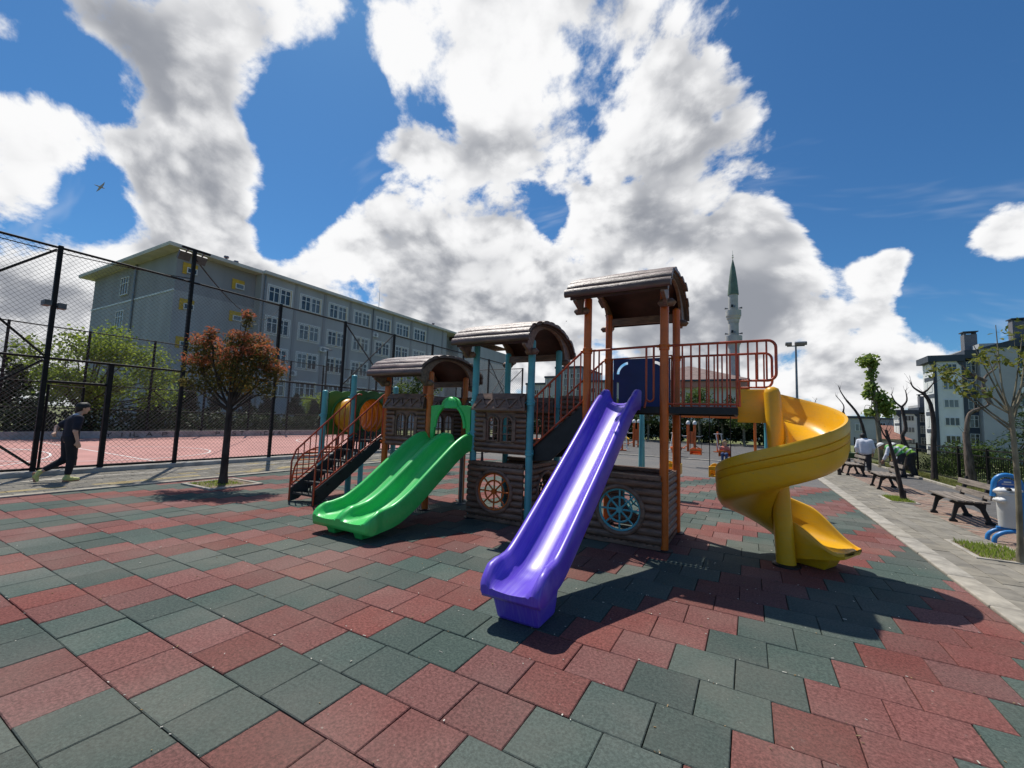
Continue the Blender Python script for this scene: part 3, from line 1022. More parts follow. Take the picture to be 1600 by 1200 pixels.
# bridge to the spiral slide: railings step up over the slide mouth and end in a rounded loop
def bridge_rail(y):
    zt, zb, zs = 2.74, 1.94, 2.24
    xe = .30; rr = .09
    b = MB()
    loop = [(X5 + .05, y, zt), (xe - rr, y, zt)] + [(xe - rr + rr * math.sin(t), y, zt - rr + rr * math.cos(t)) for t in [math.pi / 2 * i / 5 for i in range(1, 6)]]
    loop += [(xe, y, zs + rr)] + [(xe - rr + rr * math.cos(t), y, zs + rr - rr * math.sin(t)) for t in [math.pi / 2 * i / 5 for i in range(1, 6)]] + [(-.10, y, zs), (-.10, y, zb - .03)]
    b.tube(loop, .017, 8); b.tube([(X5 + .05, y, zb), (-.10, y, zb)], .015, 8)
    p = b.build('railing', M_RAIL, PG, smooth=50)
    for i in range(8):
        x = X5 + .12 + .107 * i; g = MB(); g.tube([(x, y, zb - .03), (x, y, zt)], .0115, 7); g.build('bar', M_RAIL, p, smooth=50)
    for x in (-.0, .10, .2):
        g = MB(); g.tube([(x, y, zs), (x, y, zt)], .0115, 7); g.build('bar', M_RAIL, p, smooth=50)


bridge_rail(YF + .03); bridge_rail(YB - .03)
b = MB(); b.tube([(X5 + .06, YB + .04, 1.96), (-.12, YB + .04, 1.96)], .03, 10); b.build('edge_tube', mat('pale_teal', (.35, .62, .60), .45), PG, smooth=50)


# ---- slides
def sweep_slide(path, prof_fn, name, m):
    """path: list of (point, side vector, up vector); prof_fn(i) -> closed outline [(s, t)]"""
    b = MB(); rows = []
    for i, (p, sv, uv) in enumerate(path):
        rows.append([Vector(p) + Vector(sv) * s + Vector(uv) * t for s, t in prof_fn(i)])
    b.grid(rows, closed=True)
    n = len(rows[0])
    b.add(rows[0], [tuple(range(n))]); b.add(rows[-1], [tuple(range(n))[::-1]])
    return b.build(name, m, PG, smooth=52)


def smooth_path(pts, n):
    """Catmull-Rom through pts"""
    out = []
    P = [pts[0]] + list(pts) + [pts[-1]]
    for i in range(1, len(P) - 2):
        for k in range(n):
            t = k / n; a, b_, c, d_ = [np.array(P[i + j]) for j in (-1, 0, 1, 2)]
            out.append(tuple(.5 * ((2 * b_) + (c - a) * t + (2 * a - 5 * b_ + 4 * c - d_) * t * t + (3 * b_ - a - 3 * c + d_) * t ** 3)))
    out.append(tuple(pts[-1]))
    return out


def trough(w, h, dep, bays=1, lip=1.0):
    """outline of a trough of half width w, wall height h, skirt depth dep; bays side by side"""
    top = []
    bw = 2 * w / bays
    rr = .026
    for k in range(bays):
        c = -w + bw * (k + .5); hw = bw / 2
        L = [(c - hw + .018, h), (c - hw + .045, h - .006), (c - hw + .062, h - .03), (c - hw + .085, h * .45), (c - hw + .12, h * .12 + .004), (c - hw + .18, .003), (c, 0), (c + hw - .18, .003), (c + hw - .12, h * .12 + .004), (c + hw - .085, h * .45), (c + hw - .062, h - .03), (c + hw - .045, h - .006), (c + hw - .018, h)]
        top += L
    left = [(-w - .012, -dep), (-w - .022, -dep * .5), (-w - .022, h - .035), (-w - .012, h - .01)]
    right = [(w + .012, h - .01), (w + .022, h - .035), (w + .022, -dep * .5), (w + .012, -dep)]
    return left + top + right


def straight_slide(name, m, top, bot_x, prof, w, dep, bays, hs, label):
    pts = smooth_path(prof, 6)
    path = []
    y_top, y_end = prof[0][0], prof[-1][0]
    for i, (y, z) in enumerate(pts):
        t = (y_top - y) / (y_top - y_end)
        x = top + (bot_x - top) * t
        j0, j1 = max(i - 1, 0), min(i + 1, len(pts) - 1)
        dy, dz = pts[j1][0] - pts[j0][0], pts[j1][1] - pts[j0][1]
        L = math.hypot(dy, dz); dy, dz = dy / L, dz / L
        path.append(((x, y, z), (1, 0, 0), (0, dz, -dy)))
    N = len(path)

    def pf(i):
        t = i / (N - 1)
        h = np.interp(t, [a for a, _ in hs], [b_ for _, b_ in hs])
        wd = w * np.interp(t, [0, .8, .9, 1], [1, 1, 1.06, 1.0])
        k = np.interp(t, [0, .94, .985, 1], [1, 1, .85, .5])
        dp = dep * k
        return trough(wd * (.97 if t > .99 else 1), h, dp, bays)
    o = sweep_slide(path, pf, name, m)
    o['label'] = label
    return o


sp = straight_slide('slide', M_PURPLE, -1.575, -1.665, [(6.02, 1.93), (5.86, 1.925), (5.6, 1.80), (4.9, 1.32), (4.2, .85), (3.55, .43), (3.32, .335), (3.16, .31), (3.0, .285)], .245, .085, 1,
                    [(0, .21), (.08, .20), (.15, .15), (.7, .15), (.82, .17), (.9, .15), (.96, .09), (1, .035)], 'purple straight slide coming down from the tower')
b = MB(); b.add([(-1.86, 3.17, 0), (-1.47, 3.17, 0), (-1.47, 3.50, 0), (-1.86, 3.50, 0), (-1.88, 3.08, .255), (-1.44, 3.08, .255), (-1.44, 3.56, .38), (-1.88, 3.56, .38)], [(0, 1, 5, 4), (1, 2, 6, 5), (2, 3, 7, 6), (3, 0, 4, 7), (4, 5, 6, 7), (3, 2, 1, 0)])
b.build('slide_foot', M_PURPLE, sp, bevel=.03)
sg = straight_slide('slide', M_GREENP, -4.62, -4.82, [(6.02, 1.22), (5.85, 1.22), (5.6, 1.09), (5.2, .80), (4.75, .47), (4.45, .30), (4.25, .25), (4.08, .235), (3.92, .225)], .52, .13, 2,
                    [(0, .15), (.1, .17), (.7, .17), (.85, .16), (.93, .11), (1, .03)], 'bright green double slide with two lanes')
for x in (-5.1, -4.56):
    b = MB(); b.add([(x - .07, 4.06, 0), (x + .07, 4.06, 0), (x + .07, 4.26, 0), (x - .07, 4.26, 0), (x - .10, 4.0, .16), (x + .10, 4.0, .16), (x + .10, 4.34, .2), (x - .10, 4.34, .2)], [(0, 1, 5, 4), (1, 2, 6, 5), (2, 3, 7, 6), (3, 0, 4, 7), (4, 5, 6, 7), (3, 2, 1, 0)])
    b.build('slide_foot', M_GREENP, sg, bevel=.015)
# arched green hood over the double slide
x0, x1 = X1 + .065, X2 - .065; w = x1 - x0; zc = 1.26
prof = [(0, .0), (.075, .0), (.085, .2)] + [(w / 2 - (w / 2 - .10) * math.cos(a), .22 + .42 * math.sin(a)) for a in [math.pi * i / 18 for i in range(1, 18)]] + [(w - .085, .2), (w - .075, 0), (w, 0), (w, .60), (w - .1, .615), (w - .25, .62)]
prof += [(w / 2 + .2 * math.cos(a), .62 + .15 * math.sin(a)) for a in [math.pi * i / 10 for i in range(0, 11)]] + [(.25, .62), (.1, .615), (0, .60)]
b = MB(); b.prism(prof, (x0, YF - .03, zc), (1, 0, 0), (0, 0, 1), (0, .05, 0)); hd = b.build('slide_hood', M_GREENP, PG, bevel=.012)
b = MB(); rows = []
for i in range(9):
    v = math.pi / 2 * i / 8
    rows.append([(x0 + w / 2 + .17 * math.cos(u) * math.cos(v) * (1 + .03 * (j % 2)), YF - .03 - .09 * math.sin(v), zc + .56 + .20 * math.sin(u) * math.cos(v) * (1 + .03 * (j % 2))) for j, u in enumerate([math.pi * j / 16 for j in range(17)])])
b.grid(rows); b.build('shell_ornament', M_GREENP, hd, smooth=50, solid=.006)
b = MB(); b.tube([(x0 + w / 2 - (w / 2 - .11) * math.cos(a), YF - .035, zc + .22 + .41 * math.sin(a)) for a in [math.pi * i / 18 for i in range(19)]], .03, 8); b.build('arch_rim', M_GREENP, hd, smooth=50)

# spiral slide
SC_Y = 6.27


def scx(z): return .375 - .055 * z


b = MB(); b.tube([(scx(0), SC_Y, 0), (scx(1), SC_Y, 1.0), (scx(2.1), SC_Y, 2.10), (scx(2.14), SC_Y, 2.155), (scx(2.16), SC_Y, 2.18)], [.105, .10, .092, .075, .03], 24)
pole = b.build('spiral_pole', M_YELLOW, PG, smooth=50)
b = MB(); b.lathe([(.15, .001), (.15, .02), (.11, .03)], (scx(0), SC_Y, 0), 20); b.build('foot_plate', M_DECK, pole)
RC, HW = .40, .295
path = []; info = []
for i in range(7):
    x = -.13 + (scx(2) + .13) * i / 7
    path.append(((x, SC_Y + RC, 1.80), (0, -1, 0), (0, 0, 1))); info.append(0)
NT_ = 64; TOT = rad(389)
for i in range(NT_ + 1):
    t = i / NT_; a = math.pi / 2 - TOT * t
    z = 1.80 - 1.52 * (t ** 1.02)
    c = Vector((scx(z), SC_Y, 0)); rd = Vector((math.cos(a), math.sin(a), 0))
    bank = .10
    path.append((tuple(c + rd * RC + Vector((0, 0, z))), tuple(-rd), (0, 0, 1))); info.append(t)
a = math.pi / 2 - TOT; tg = Vector((math.sin(a), -math.cos(a), 0)); p_end = Vector(path[-1][0]); rd = Vector((math.cos(a), math.sin(a), 0))
for i in range(1, 15):
    t = i / 14
    q = p_end + tg * (.55 * t); q.z = .28 - .06 * (1 - (1 - t) ** 2)
    path.append((tuple(q), tuple(-rd), (0, 0, 1))); info.append(1 + t)


def spiral_prof(i):
    t = info[i]
    ho = .37 if t <= .9 else .035 + .335 * (.5 + .5 * math.cos(math.pi * max(0, min(1, (t - .9) / 1.1))))       # outer wall
    hi = float(np.interp(t, [0, .04, .12, .80, .92, 1.05], [.36, .30, .16, .16, .24, .25])) if t < 1.05 else .035 + .215 * (.5 + .5 * math.cos(math.pi * (t - 1.05) / .95))      # inner wall
    w = HW * np.interp(t, [0, 1.7, 1.85, 1.94, 2.0], [1, 1, .96, .87, .70])
    q = np.interp(t, [0, .05, 1.0, 1.5, 2.0], [.4, 1, 1, .5, .12])
    o_ = [(-w + .03, -.09 * q - .012), (-w - .006, -.05 * q), (-w - .026, .04), (-w - .032, ho * .40), (-w - .018, ho * .42), (-w - .032, ho * .45), (-w - .036, ho * .64), (-w - .021, ho * .66), (-w - .036, ho * .69), (-w - .035, ho - .03), (-w - .018, ho), (-w + .012, ho - .004), (-w + .026, ho - .035), (-w + .045, ho * .4), (-w + .10, .035), (-w + .2, .004), (0, 0)]
    i_ = [(w - .2, .004), (w - .10, .03), (w - .05, hi * .4), (w - .03, hi - .03), (w - .015, hi - .004), (w + .005, hi), (w + .02, hi - .03), (w + .015, .04), (w + .0, -.20 * q)]
    und = [(w * .6, -.19 * q), (w * .1, -.165 * q), (-w * .5, -.125 * q)]
    return o_ + i_ + und


ss = sweep_slide(path, spiral_prof, 'slide', M_YELLOW)
ss['label'] = 'yellow spiral slide winding once round its pole'
q = p_end + tg * .16; q.z = 0
b = MB(); ux = tg; uy = rd
pts = [q + ux * a_ + uy * b_ + Vector((0, 0, z)) for (a_, b_, z) in ((-.2, -.16, 0), (.16, -.16, 0), (.16, .16, 0), (-.2, .16, 0), (-.3, -.22, .2), (.24, -.22, .18), (.24, .22, .18), (-.3, .22, .2))]
b.add(pts, [(0, 1, 5, 4), (1, 2, 6, 5), (2, 3, 7, 6), (3, 0, 4, 7), (4, 5, 6, 7), (3, 2, 1, 0)]); b.build('slide_foot', M_YELLOW, ss, bevel=.02)

# ---- outer stair on the left with perforated treads
SB0, SB1, ST0, ST1 = Vector((-7.56, 5.03, 0)), Vector((-6.88, 5.0, 0)), Vector((-7.02, 5.98, 1.2)), Vector((-6.30, 5.98, 1.2))
st = MB()
for (p0, p1) in ((SB0, ST0), (SB1, ST1)):
    d = (p1 - p0); n = Vector((0, 0, 1))
    poly = [p0 + Vector((0, 0, .24)), p1 + Vector((0, 0, .03)), p1 + Vector((0, 0, -.17)), p0 + d * .12 + Vector((0, 0, -.10)), p0]
    st.add([q for q in poly] + [q + Vector((.03, 0, 0)) for q in poly], [(0, 1, 2, 3, 4), (9, 8, 7, 6, 5)] + [((k + 1) % 5, k, 5 + k, 5 + (k + 1) % 5) for k in range(5)])
stair = st.build('stair', M_DECK, PG); stair['label'] = 'black stair with red railings up to the left landing'
for i in range(6):
    t = (i + .6) / 6
    l, r_ = SB0.lerp(ST0, t) + Vector((.03, 0, .05)), SB1.lerp(ST1, t) + Vector((0, 0, .05))
    g = MB(); dep = .20
    for k in range(6):
        y = l.y - .08 + dep * k / 5
        g.beam((l.x, y, l.z), (r_.x, y, l.z), .022, .014)
    for k in range(11):
        x = l.x + (r_.x - l.x) * k / 10; g.box(x - .014, x + .014, l.y - .085, l.y + .125, l.z - .006, l.z + .006)
    g.box(l.x, r_.x, l.y - .10, l.y - .088, l.z - .03, l.z + .008)
    for k in range(8):       # perforated riser
        x = l.x + (r_.x - l.x) * (k + .5) / 8; g.box(x - .02, x + .02, l.y + .112, l.y + .12, l.z - .006, l.z + .17)
    g.build('tread', M_DECK, stair)
for (p0, p1) in ((SB0 - Vector((.02, 0, 0)), ST0 - Vector((.02, 0, 0))), (SB1 + Vector((.05, 0, 0)), ST1 + Vector((.05, 0, 0)))):
    up = Vector((0, 0, .86)); lo = Vector((0, 0, .29)); b = MB()
    d = (p1 - p0)
    b.tube([p0, p0 + up * .86 + d * 0, p0 + d * .06 + up + Vector((0, 0, .02)), p1 + up - d * .0, p1 + up + Vector((.03, .05, .02)), p1 + up + Vector((.05, .1, .01))], .017, 8)
    b.tube([p0 + lo, p1 + Vector((0, 0, .09)), p1 + Vector((.03, .06, .06)), p1 + Vector((.04, .08, -.1))], .016, 8)
    b.tube([p1 + up, p1 + Vector((0, 0, .09))], .014, 7)
    rl = b.build('railing', M_RAIL, stair, smooth=50)
for (p0, p1) in ((SB0 - Vector((.02, 0, 0)), ST0 - Vector((.02, 0, 0))), (SB1 + Vector((.05, 0, 0)), ST1 + Vector((.05, 0, 0)))):
    for i in range(1, 11):
        t = i / 11; q = p0.lerp(p1, t)
        g = MB(); g.tube([q + Vector((0, 0, .29 - .2 * t)), q + Vector((0, 0, .87))], .0105, 7); g.build('bar', M_RAIL, stair, smooth=50)

# ---- crawl tube between two green panels
for (x, lab) in ((XA + .03, None), (XB - .05, None)):
    yc, zc, w = 6.55, 1.66, .98
    out = [(-w / 2, -.46), (w / 2, -.46), (w / 2, .46)]
    sc = []
    for i in range(25):
        u = i / 24
        sc.append((w / 2 - w * u, .46 + .035 * abs(math.sin(math.pi * 3 * u)) + .03 * math.sin(math.pi * u)))
    out += sc[1:-1] + [(-w / 2, .46)]
    hole = [(.365 * math.cos(-2 * math.pi * i / 32), .365 * math.sin(-2 * math.pi * i / 32) - .02) for i in range(32)]
    b = MB(); b.plate(out, [hole], (x, yc, zc), (0, 1, 0), (0, 0, 1), (.035, 0, 0)); p = b.build('tube_panel', M_DGREEN, PG)
    b = MB(); b.tube([(x + .035, yc + .385 * math.cos(2 * math.pi * i / 36), zc - .02 + .385 * math.sin(2 * math.pi * i / 36)) for i in range(36)], .026, 8, closed=True); b.build('tube_rim', M_DGREEN, p, smooth=50)
b = MB(); rows = []
for i in range(37):
    x = XA + .02 + (XB - XA - .04) * i / 36; r_ = .362 + .010 * math.cos(i * math.pi / 3)
    rows.append([(x, 6.55 + r_ * math.cos(2 * math.pi * k / 36), 1.64 + r_ * math.sin(2 * math.pi * k / 36)) for k in range(36)])
b.grid(rows, closed=True); b.build('crawl_tube', M_YTUBE, PG, smooth=60, solid=.008)
# curved climbing ladder beyond the tube
b = MB(); railp = []
for y in (6.18, 6.86):
    pts = [(-9.25, y, 0), (-9.24, y, .2), (-9.15, y, .46), (-8.9, y, .72), (-8.5, y, .88), (-8.1, y, .93)]
    pts = smooth_path(pts, 5); railp.append(pts); b.tube(pts, .02, 8)
ld = b.build('climbing_ladder', M_RAIL, PG, smooth=50)
for i in range(2, 25, 2):
    p0, p1 = Vector(railp[0][i]), Vector(railp[1][i]); md = (p0 + p1) / 2 + Vector((-.09, 0, -.02))
    g = MB(); g.tube([p0, p0.lerp(md, .6) + Vector((-.03, 0, 0)), md, p1.lerp(md, .6) + Vector((-.03, 0, 0)), p1], .015, 7); g.build('rung', M_ORANGE, ld, smooth=50)


# ------------------------------------------------------------------ chain-link fences round the sports court
def mesh_wires(m, o, ux, w, z0, z1, pitch, r):
    """diamond wire netting: straight diagonal wires clipped to the panel"""
    o, ux = Vector(o), Vector(ux); h = z1 - z0
    nn = ux.cross(Vector((0, 0, 1)))
    for sg in (1, -1):
        c = -h
        while c < w:
            a0, a1 = max(c, 0), min(c + h, w)
            if a1 - a0 > .02:
                t0, t1 = a0 - c, a1 - c
                za, zb = (z0 + t0, z0 + t1) if sg > 0 else (z1 - t0, z1 - t1)
                p, q = o + ux * a0 + Vector((0, 0, za)), o + ux * a1 + Vector((0, 0, zb))
                d = (q - p).normalized(); s = d.cross(nn).normalized()
                k = nn * (.003 * sg)
                ring = [s * r, s * (-.5 * r) + nn * (.87 * r), s * (-.5 * r) - nn * (.87 * r)]
                m.add([p + k + e for e in ring] + [q + k + e for e in ring], [(0, 1, 4, 3), (1, 2, 5, 4), (2, 0, 3, 5)])
            c += pitch


def court_fence(name, label, o, ux, n, bay, posts_h, rails, pitch, wr, pr, rr, cross=(), skip_lower=(), tall=()):
    o, ux = Vector(o), Vector(ux)
    t = thing(name, label, 'fence', tuple(o))
    for i in range(n + 1):
        p = o + ux * (bay * i); b = MB()
        hh = posts_h + (tall[i] if isinstance(tall, dict) and i in tall else 0)
        sx = Vector((pr, 0, 0)); b.box(p.x - pr, p.x + pr, p.y - pr, p.y + pr, 0, hh)
        b.build('post', M_STEEL, t)
    nrm = ux.cross(Vector((0, 0, 1)))
    for z in rails:
        for i in range(n):
            b = MB(); a = o + ux * (bay * i + pr + .002); e = o + ux * (bay * (i + 1) - pr - .002)
            b.tube([a + Vector((0, 0, z)), e + Vector((0, 0, z))], rr, 8); b.build('rail', M_STEEL, t, smooth=50)
    lv = sorted(rails)
    for i in range(n):
        for k in range(len(lv) - 1):
            if (i, k) in skip_lower: continue
            b = MB(); mesh_wires(b, o + ux * (bay * i + pr) + nrm * .03, ux, bay - 2 * pr, lv[k] + .01, lv[k + 1] - .01, pitch, wr)
            b.build('wire_mesh', M_WIRE, t, kind='stuff')
    for (i, z0, z1) in cross:
        for sg in (0, 1):
            a = o + ux * (bay * i + pr) + Vector((0, 0, z0 if sg else z1)); e = o + ux * (bay * (i + 1) - pr) + Vector((0, 0, z1 if sg else z0))
            b = MB(); b.tube([a - nrm * (.03 + .05 * sg), e - nrm * (.03 + .05 * sg)], rr * .9, 8); b.build('brace', M_STEEL, t, smooth=50)
    return t


FB = 2.75
M_FLOOD = mat('floodlight_grey', (.12, .12, .12), .6)
nf = court_fence('court_fence', 'tall black chain-link fence in front of the sports court', (-14.4, 3.2 - 2 * FB, .0), (0, 1, 0), 10, FB, 5.47, (.16, 2.75, 5.42), .108, .0032, .042, .03,
                 cross=((1, .25, 2.7), (1, 2.8, 5.38), (5, 2.8, 5.38), (8, .25, 2.7), (9, 2.8, 5.38)), skip_lower=((2, 0),), tall={3: .95})
# gateway in the third bay: jamb, lintel, netting beside it and the open leaf
y0 = 3.2; yj = 4.36
b = MB(); b.box(-14.45, -14.35, yj - .05, yj + .05, 0, 2.72); b.build('gate_post', M_STEEL, nf)
b = MB(); b.tube([(-14.4, y0 + .06, 2.2), (-14.4, yj - .05, 2.2)], .034, 8); b.build('gate_lintel', M_STEEL, nf, smooth=50)
b = MB(); b.tube([(-14.4, yj + .052, .16), (-14.4, 6.0 - .058, .16)], .034, 8); b.build('rail', M_STEEL, nf, smooth=50)
b = MB(); mesh_wires(b, (-14.43, yj + .05, 0), (0, 1, 0), 6.0 - yj - .1, .17, 2.74, .108, .0032); b.build('wire_mesh', M_WIRE, nf, kind='stuff')
b = MB(); mesh_wires(b, (-14.43, y0 + .05, 0), (0, 1, 0), yj - y0 - .1, 2.22, 2.74, .108, .0032); b.build('wire_mesh', M_WIRE, nf, kind='stuff')
hinge = Vector((-14.46, y0 + .1, 0)); dr = Vector((-.62, .78, 0)).normalized()
b = MB(); P = [hinge + Vector((0, 0, .12)), hinge + Vector((0, 0, 2.12)), hinge + dr * 1.0 + Vector((0, 0, 2.12)), hinge + dr * 1.0 + Vector((0, 0, .12))]
b.tube(P, .028, 8, closed=True)
gl = b.build('gate_leaf', M_STEEL, nf, smooth=40)
b = MB(); mesh_wires(b, hinge, dr, 1.0, .13, 2.11, .108, .0032); b.build('wire_mesh', M_WIRE, gl, kind='stuff')
# floodlights on two of the posts
b = MB(); b.box(-14.55, -14.25, 3.02, 3.14, 3.98, 4.1); b.box(-14.5, -14.3, 3.26, 3.4, 3.95, 4.08); b.beam((-14.4, 3.1, 4.0), (-14.4, 3.3, 4.0), .03, .03)
b.build('floodlight', M_FLOOD, nf)
b = MB(); b.beam((-14.4, 5.62, 6.4), (-14.4, 6.36, 6.4), .07, .05); b.build('lamp_arm', M_STEEL, nf)
for y in (5.78, 6.2):
    b = MB(); b.rbox((-14.62, y, 6.22), (.10, .30, .26), Matrix.Rotation(rad(35), 3, 'Y')); b.beam((-14.58, y, 6.28), (-14.4, y, 6.38), .03, .03); b.build('floodlight', M_FLOOD, nf)
ff = court_fence('court_fence', 'thinner dark fence on the far side of the sports court', (-29.6, -3.0, .0), (0, 1, 0), 11, FB, 5.5, (.42, 1.5, 2.75, 5.46), .17, .0042, .045, .03, cross=((5, .5, 2.7),))
ef = court_fence('court_fence', 'braced fence closing the far right end of the sports court', (-29.5, 27.25 - .0, .0), (1, 0, 0), 5, 3.0, 5.5, (.2, 2.75, 5.46), .17, .0042, .045, .03, cross=((4, 2.8, 5.4), (3, .3, 2.7)))
b = MB(); b.box(-29.74, -29.5, -12, 27, -.06, .36); w_ = b.build('court_wall', M_CONC); tag(w_, 'low concrete wall with dark scrawls along the far side of the court', 'wall')
ROOT[w_.name] = (0, 0, 0)
# the dark scrawled letters on the low wall (only Y and a few strokes can be made out)
M_SCRAWL = mat('scrawl_paint', (.06, .06, .06), .9)
strokes = {'Y': [((0, 1), (.5, .5)), ((1, 1), (.5, .5)), ((.5, .5), (.5, 0))], 'I': [((.5, 0), (.5, 1))], 'A': [((0, 0), (.5, 1)), ((.5, 1), (1, 0)), ((.2, .4), (.8, .4))], 'P': [((0, 0), (0, 1)), ((0, 1), (.8, .9)), ((.8, .9), (.8, .55)), ((.8, .55), (0, .5))],
           'T': [((.5, 0), (.5, 1)), ((0, 1), (1, 1))], 'S': [((1, .9), (.2, 1)), ((.2, 1), (.2, .6)), ((.2, .6), (.9, .45)), ((.9, .45), (.8, 0)), ((.8, 0), (0, .05))], 'C': [((1, 1), (.1, .9)), ((.1, .9), (.1, .1)), ((.1, .1), (1, 0))], 'L': [((0, 1), (0, 0)), ((0, 0), (.8, 0))], 'U': [((0, 1), (.1, 0)), ((.1, 0), (.9, 0)), ((.9, 0), (1, 1))]}
for (ch, y) in (('Y', 9.0), ('I', 9.55), ('I', 9.9), ('L', 10.2), ('A', 10.75), ('P', 11.5), ('P', 14.3), ('I', 14.85), ('S', 15.25), ('T', 15.75), ('I', 17.0), ('C', 17.35), ('U', 17.8), ('A', 18.3), ('I', 18.75)):
    b = MB()
    for (p, q) in strokes[ch]:
        b.beam((-29.494, y + p[0] * .26, .07 + p[1] * .22), (-29.494, y + q[0] * .26, .07 + q[1] * .22), .045, .006, (1, 0, 0))
    b.build('letter', M_SCRAWL, w_)
# sagging wires
def cable(label, a, e, sag, r=.012):
    a, e = Vector(a), Vector(e); n = 18
    b = MB(); b.tube([a.lerp(e, i / n) - Vector((0, 0, sag * 4 * (i / n) * (1 - i / n))) for i in range(n + 1)], r, 5)
    return tag(b.build('overhead_cable', M_STEEL, smooth=50), label, 'cable')


cable('thin black cable sagging along the top of the court fence', (-14.5, -2, 5.75), (-14.5, 5.95, 5.55), .32)
cable('thin black cable running from the lamp post towards the school', (-14.5, 6.05, 6.15), (-44.8, 27.0, 13.2), 1.6, .02)


# ------------------------------------------------------------------ buildings
M_SCH = mat('school_grey', (.41, .415, .425), .9, .06, .5, .15, 30, dirt=.5, dirt_col=(.30, .30, .295), stretch=(1, 1, .22))
M_SCHD = mat('school_dark_grey', (.31, .315, .33), .9, .06, .5, .15, 30, dirt=.4, dirt_col=(.23, .23, .23), stretch=(1, 1, .22))
M_CREAM = mat('eave_cream', (.64, .62, .57), .8, .06, 1)
M_PVC = mat('window_pvc', (.74, .74, .72), .5, .04, 3)
M_YEL = mat('yellow_reveal', (.62, .40, .05), .8, .1, 3)
M_RTILE = mat('roof_tile', (.30, .14, .10), .9, .2, 3, .4, 20)


def window_mesh(w, h, cols, rows, t=.09, d=.12, transom=.66):
    """white window frame in the local XZ plane, facing -Y, with cols x rows lights"""
    b = MB()
    b.box(-w / 2, w / 2, -d, 0, h / 2 - t, h / 2); b.box(-w / 2, w / 2, -d - .03, 0, -h / 2, -h / 2 + t)
    b.box(-w / 2, -w / 2 + t, -d + .002, 0, -h / 2 + t, h / 2 - t); b.box(w / 2 - t, w / 2, -d + .002, 0, -h / 2 + t, h / 2 - t)
    for c in range(1, cols):
        x = -w / 2 + w * c / cols; b.box(x - t / 2, x + t / 2, -d + .004, 0, -h / 2 + t, h / 2 - t)
    if rows == 2:
        z = -h / 2 + h * transom; b.box(-w / 2 + t, w / 2 - t, -d + .02, 0, z - t * .4, z + t * .4)
    return b


class Win:
    """frame + pane pairs sharing mesh data"""
    def __init__(self, w, h, cols, rows, frame=None, glass=None, **kw):
        self.args = (w, h, cols, rows); self.kw = kw; self.f = None
        self.frame, self.glass = frame or M_PVC, glass or M_GLASS
        self.w, self.h = w, h

    def put(self, parent, loc, rotz):
        if self.f is None:
            self.f = window_mesh(*self.args, **self.kw).build('window', self.frame)
            g = MB(); g.box(-self.w / 2 + .03, self.w / 2 - .03, -.05, -.02, -self.h / 2 + .03, self.h / 2 - .03)
            self.g = g.build('pane', self.glass)
            f, g = self.f, self.g
        else:
            f = self.f.copy(); COL.objects.link(f); g = self.g.copy(); COL.objects.link(g)
        off = Vector(ROOT.get(parent.name, (0, 0, 0)))
        f.parent = parent; f.location = Vector(loc) - off; f.rotation_euler = (0, 0, rotz)
        g.parent = f; g.location = (0, 0, 0)
        return f


# --- school
S = thing('school_building', 'long grey four-storey school behind the sports court', 'building', (-46, 40, 0))
XW, XBk, YE = -45.0, -46.1, 17.7
b = MB(); b.box(-66, XBk, YE, 24.9, -2, 12.65); b.build('wall', M_SCH, S)
b = MB(); b.box(-65.98, XBk - .02, YE + .02, 24.9, 12.653, 16.3); b.build('upper_wall', M_SCHD, S)
b = MB(); b.box(-62, XW, 24.903, 56.5, -2, 16.3); b.build('wing_wall', M_SCH, S)
b = MB(); b.box(-62, XW - 2.2, 56.503, 60, -2, 16.3); b.build('recess_wall', M_SCHD, S)
b = MB(); b.box(-62, XW, 60.003, 78, -2, 15.6); b.build('far_wing_wall', M_SCH, S)
b = MB(); b.box(-66.06, XBk + .05, YE - .06, YE - .002, 12.56, 12.72); b.build('band', M_PVC, S)
b = MB()
for (x0, x1, y0, y1) in ((-67.1, XBk + 1.15, YE - 1.1, 24.9), (-63, XW + .55, 24.902, 60)):
    b.box(x0, x1, y0, y1, 16.303, 16.42); b.box(x0 - .02, x1 + .02, y0 - .02 if y0 < 20 else y0, y1, 16.423, 16.62)
rf = b.build('eave', M_CREAM, S)
b = MB(); b.add([(-67, YE - 1, 16.63), (XBk + 1.1, YE - 1, 16.63), (XW + .5, 78, 16.63), (-63, 78, 16.63), (-57, 27, 17.9), (-56, 70, 17.9)], [(0, 1, 4), (1, 2, 5, 4), (2, 3, 5), (3, 0, 4, 5)])
b.build('roof', M_RTILE, S)
cols = [26.95 + 3.79 * i for i in range(8)]
W1 = Win(1.22, 1.72, 2, 2)
surround = MB()
for (a, e, z0, z1) in ((-1.45, 1.45, .93, 1.05), (-1.45, 1.45, -1.05, -.93), (-1.45, -1.33, -.93, .93), (1.33, 1.45, -.93, .93)):
    surround.box(a, e, -.07, 0, z0, z1)
sur0 = None; pier0 = None
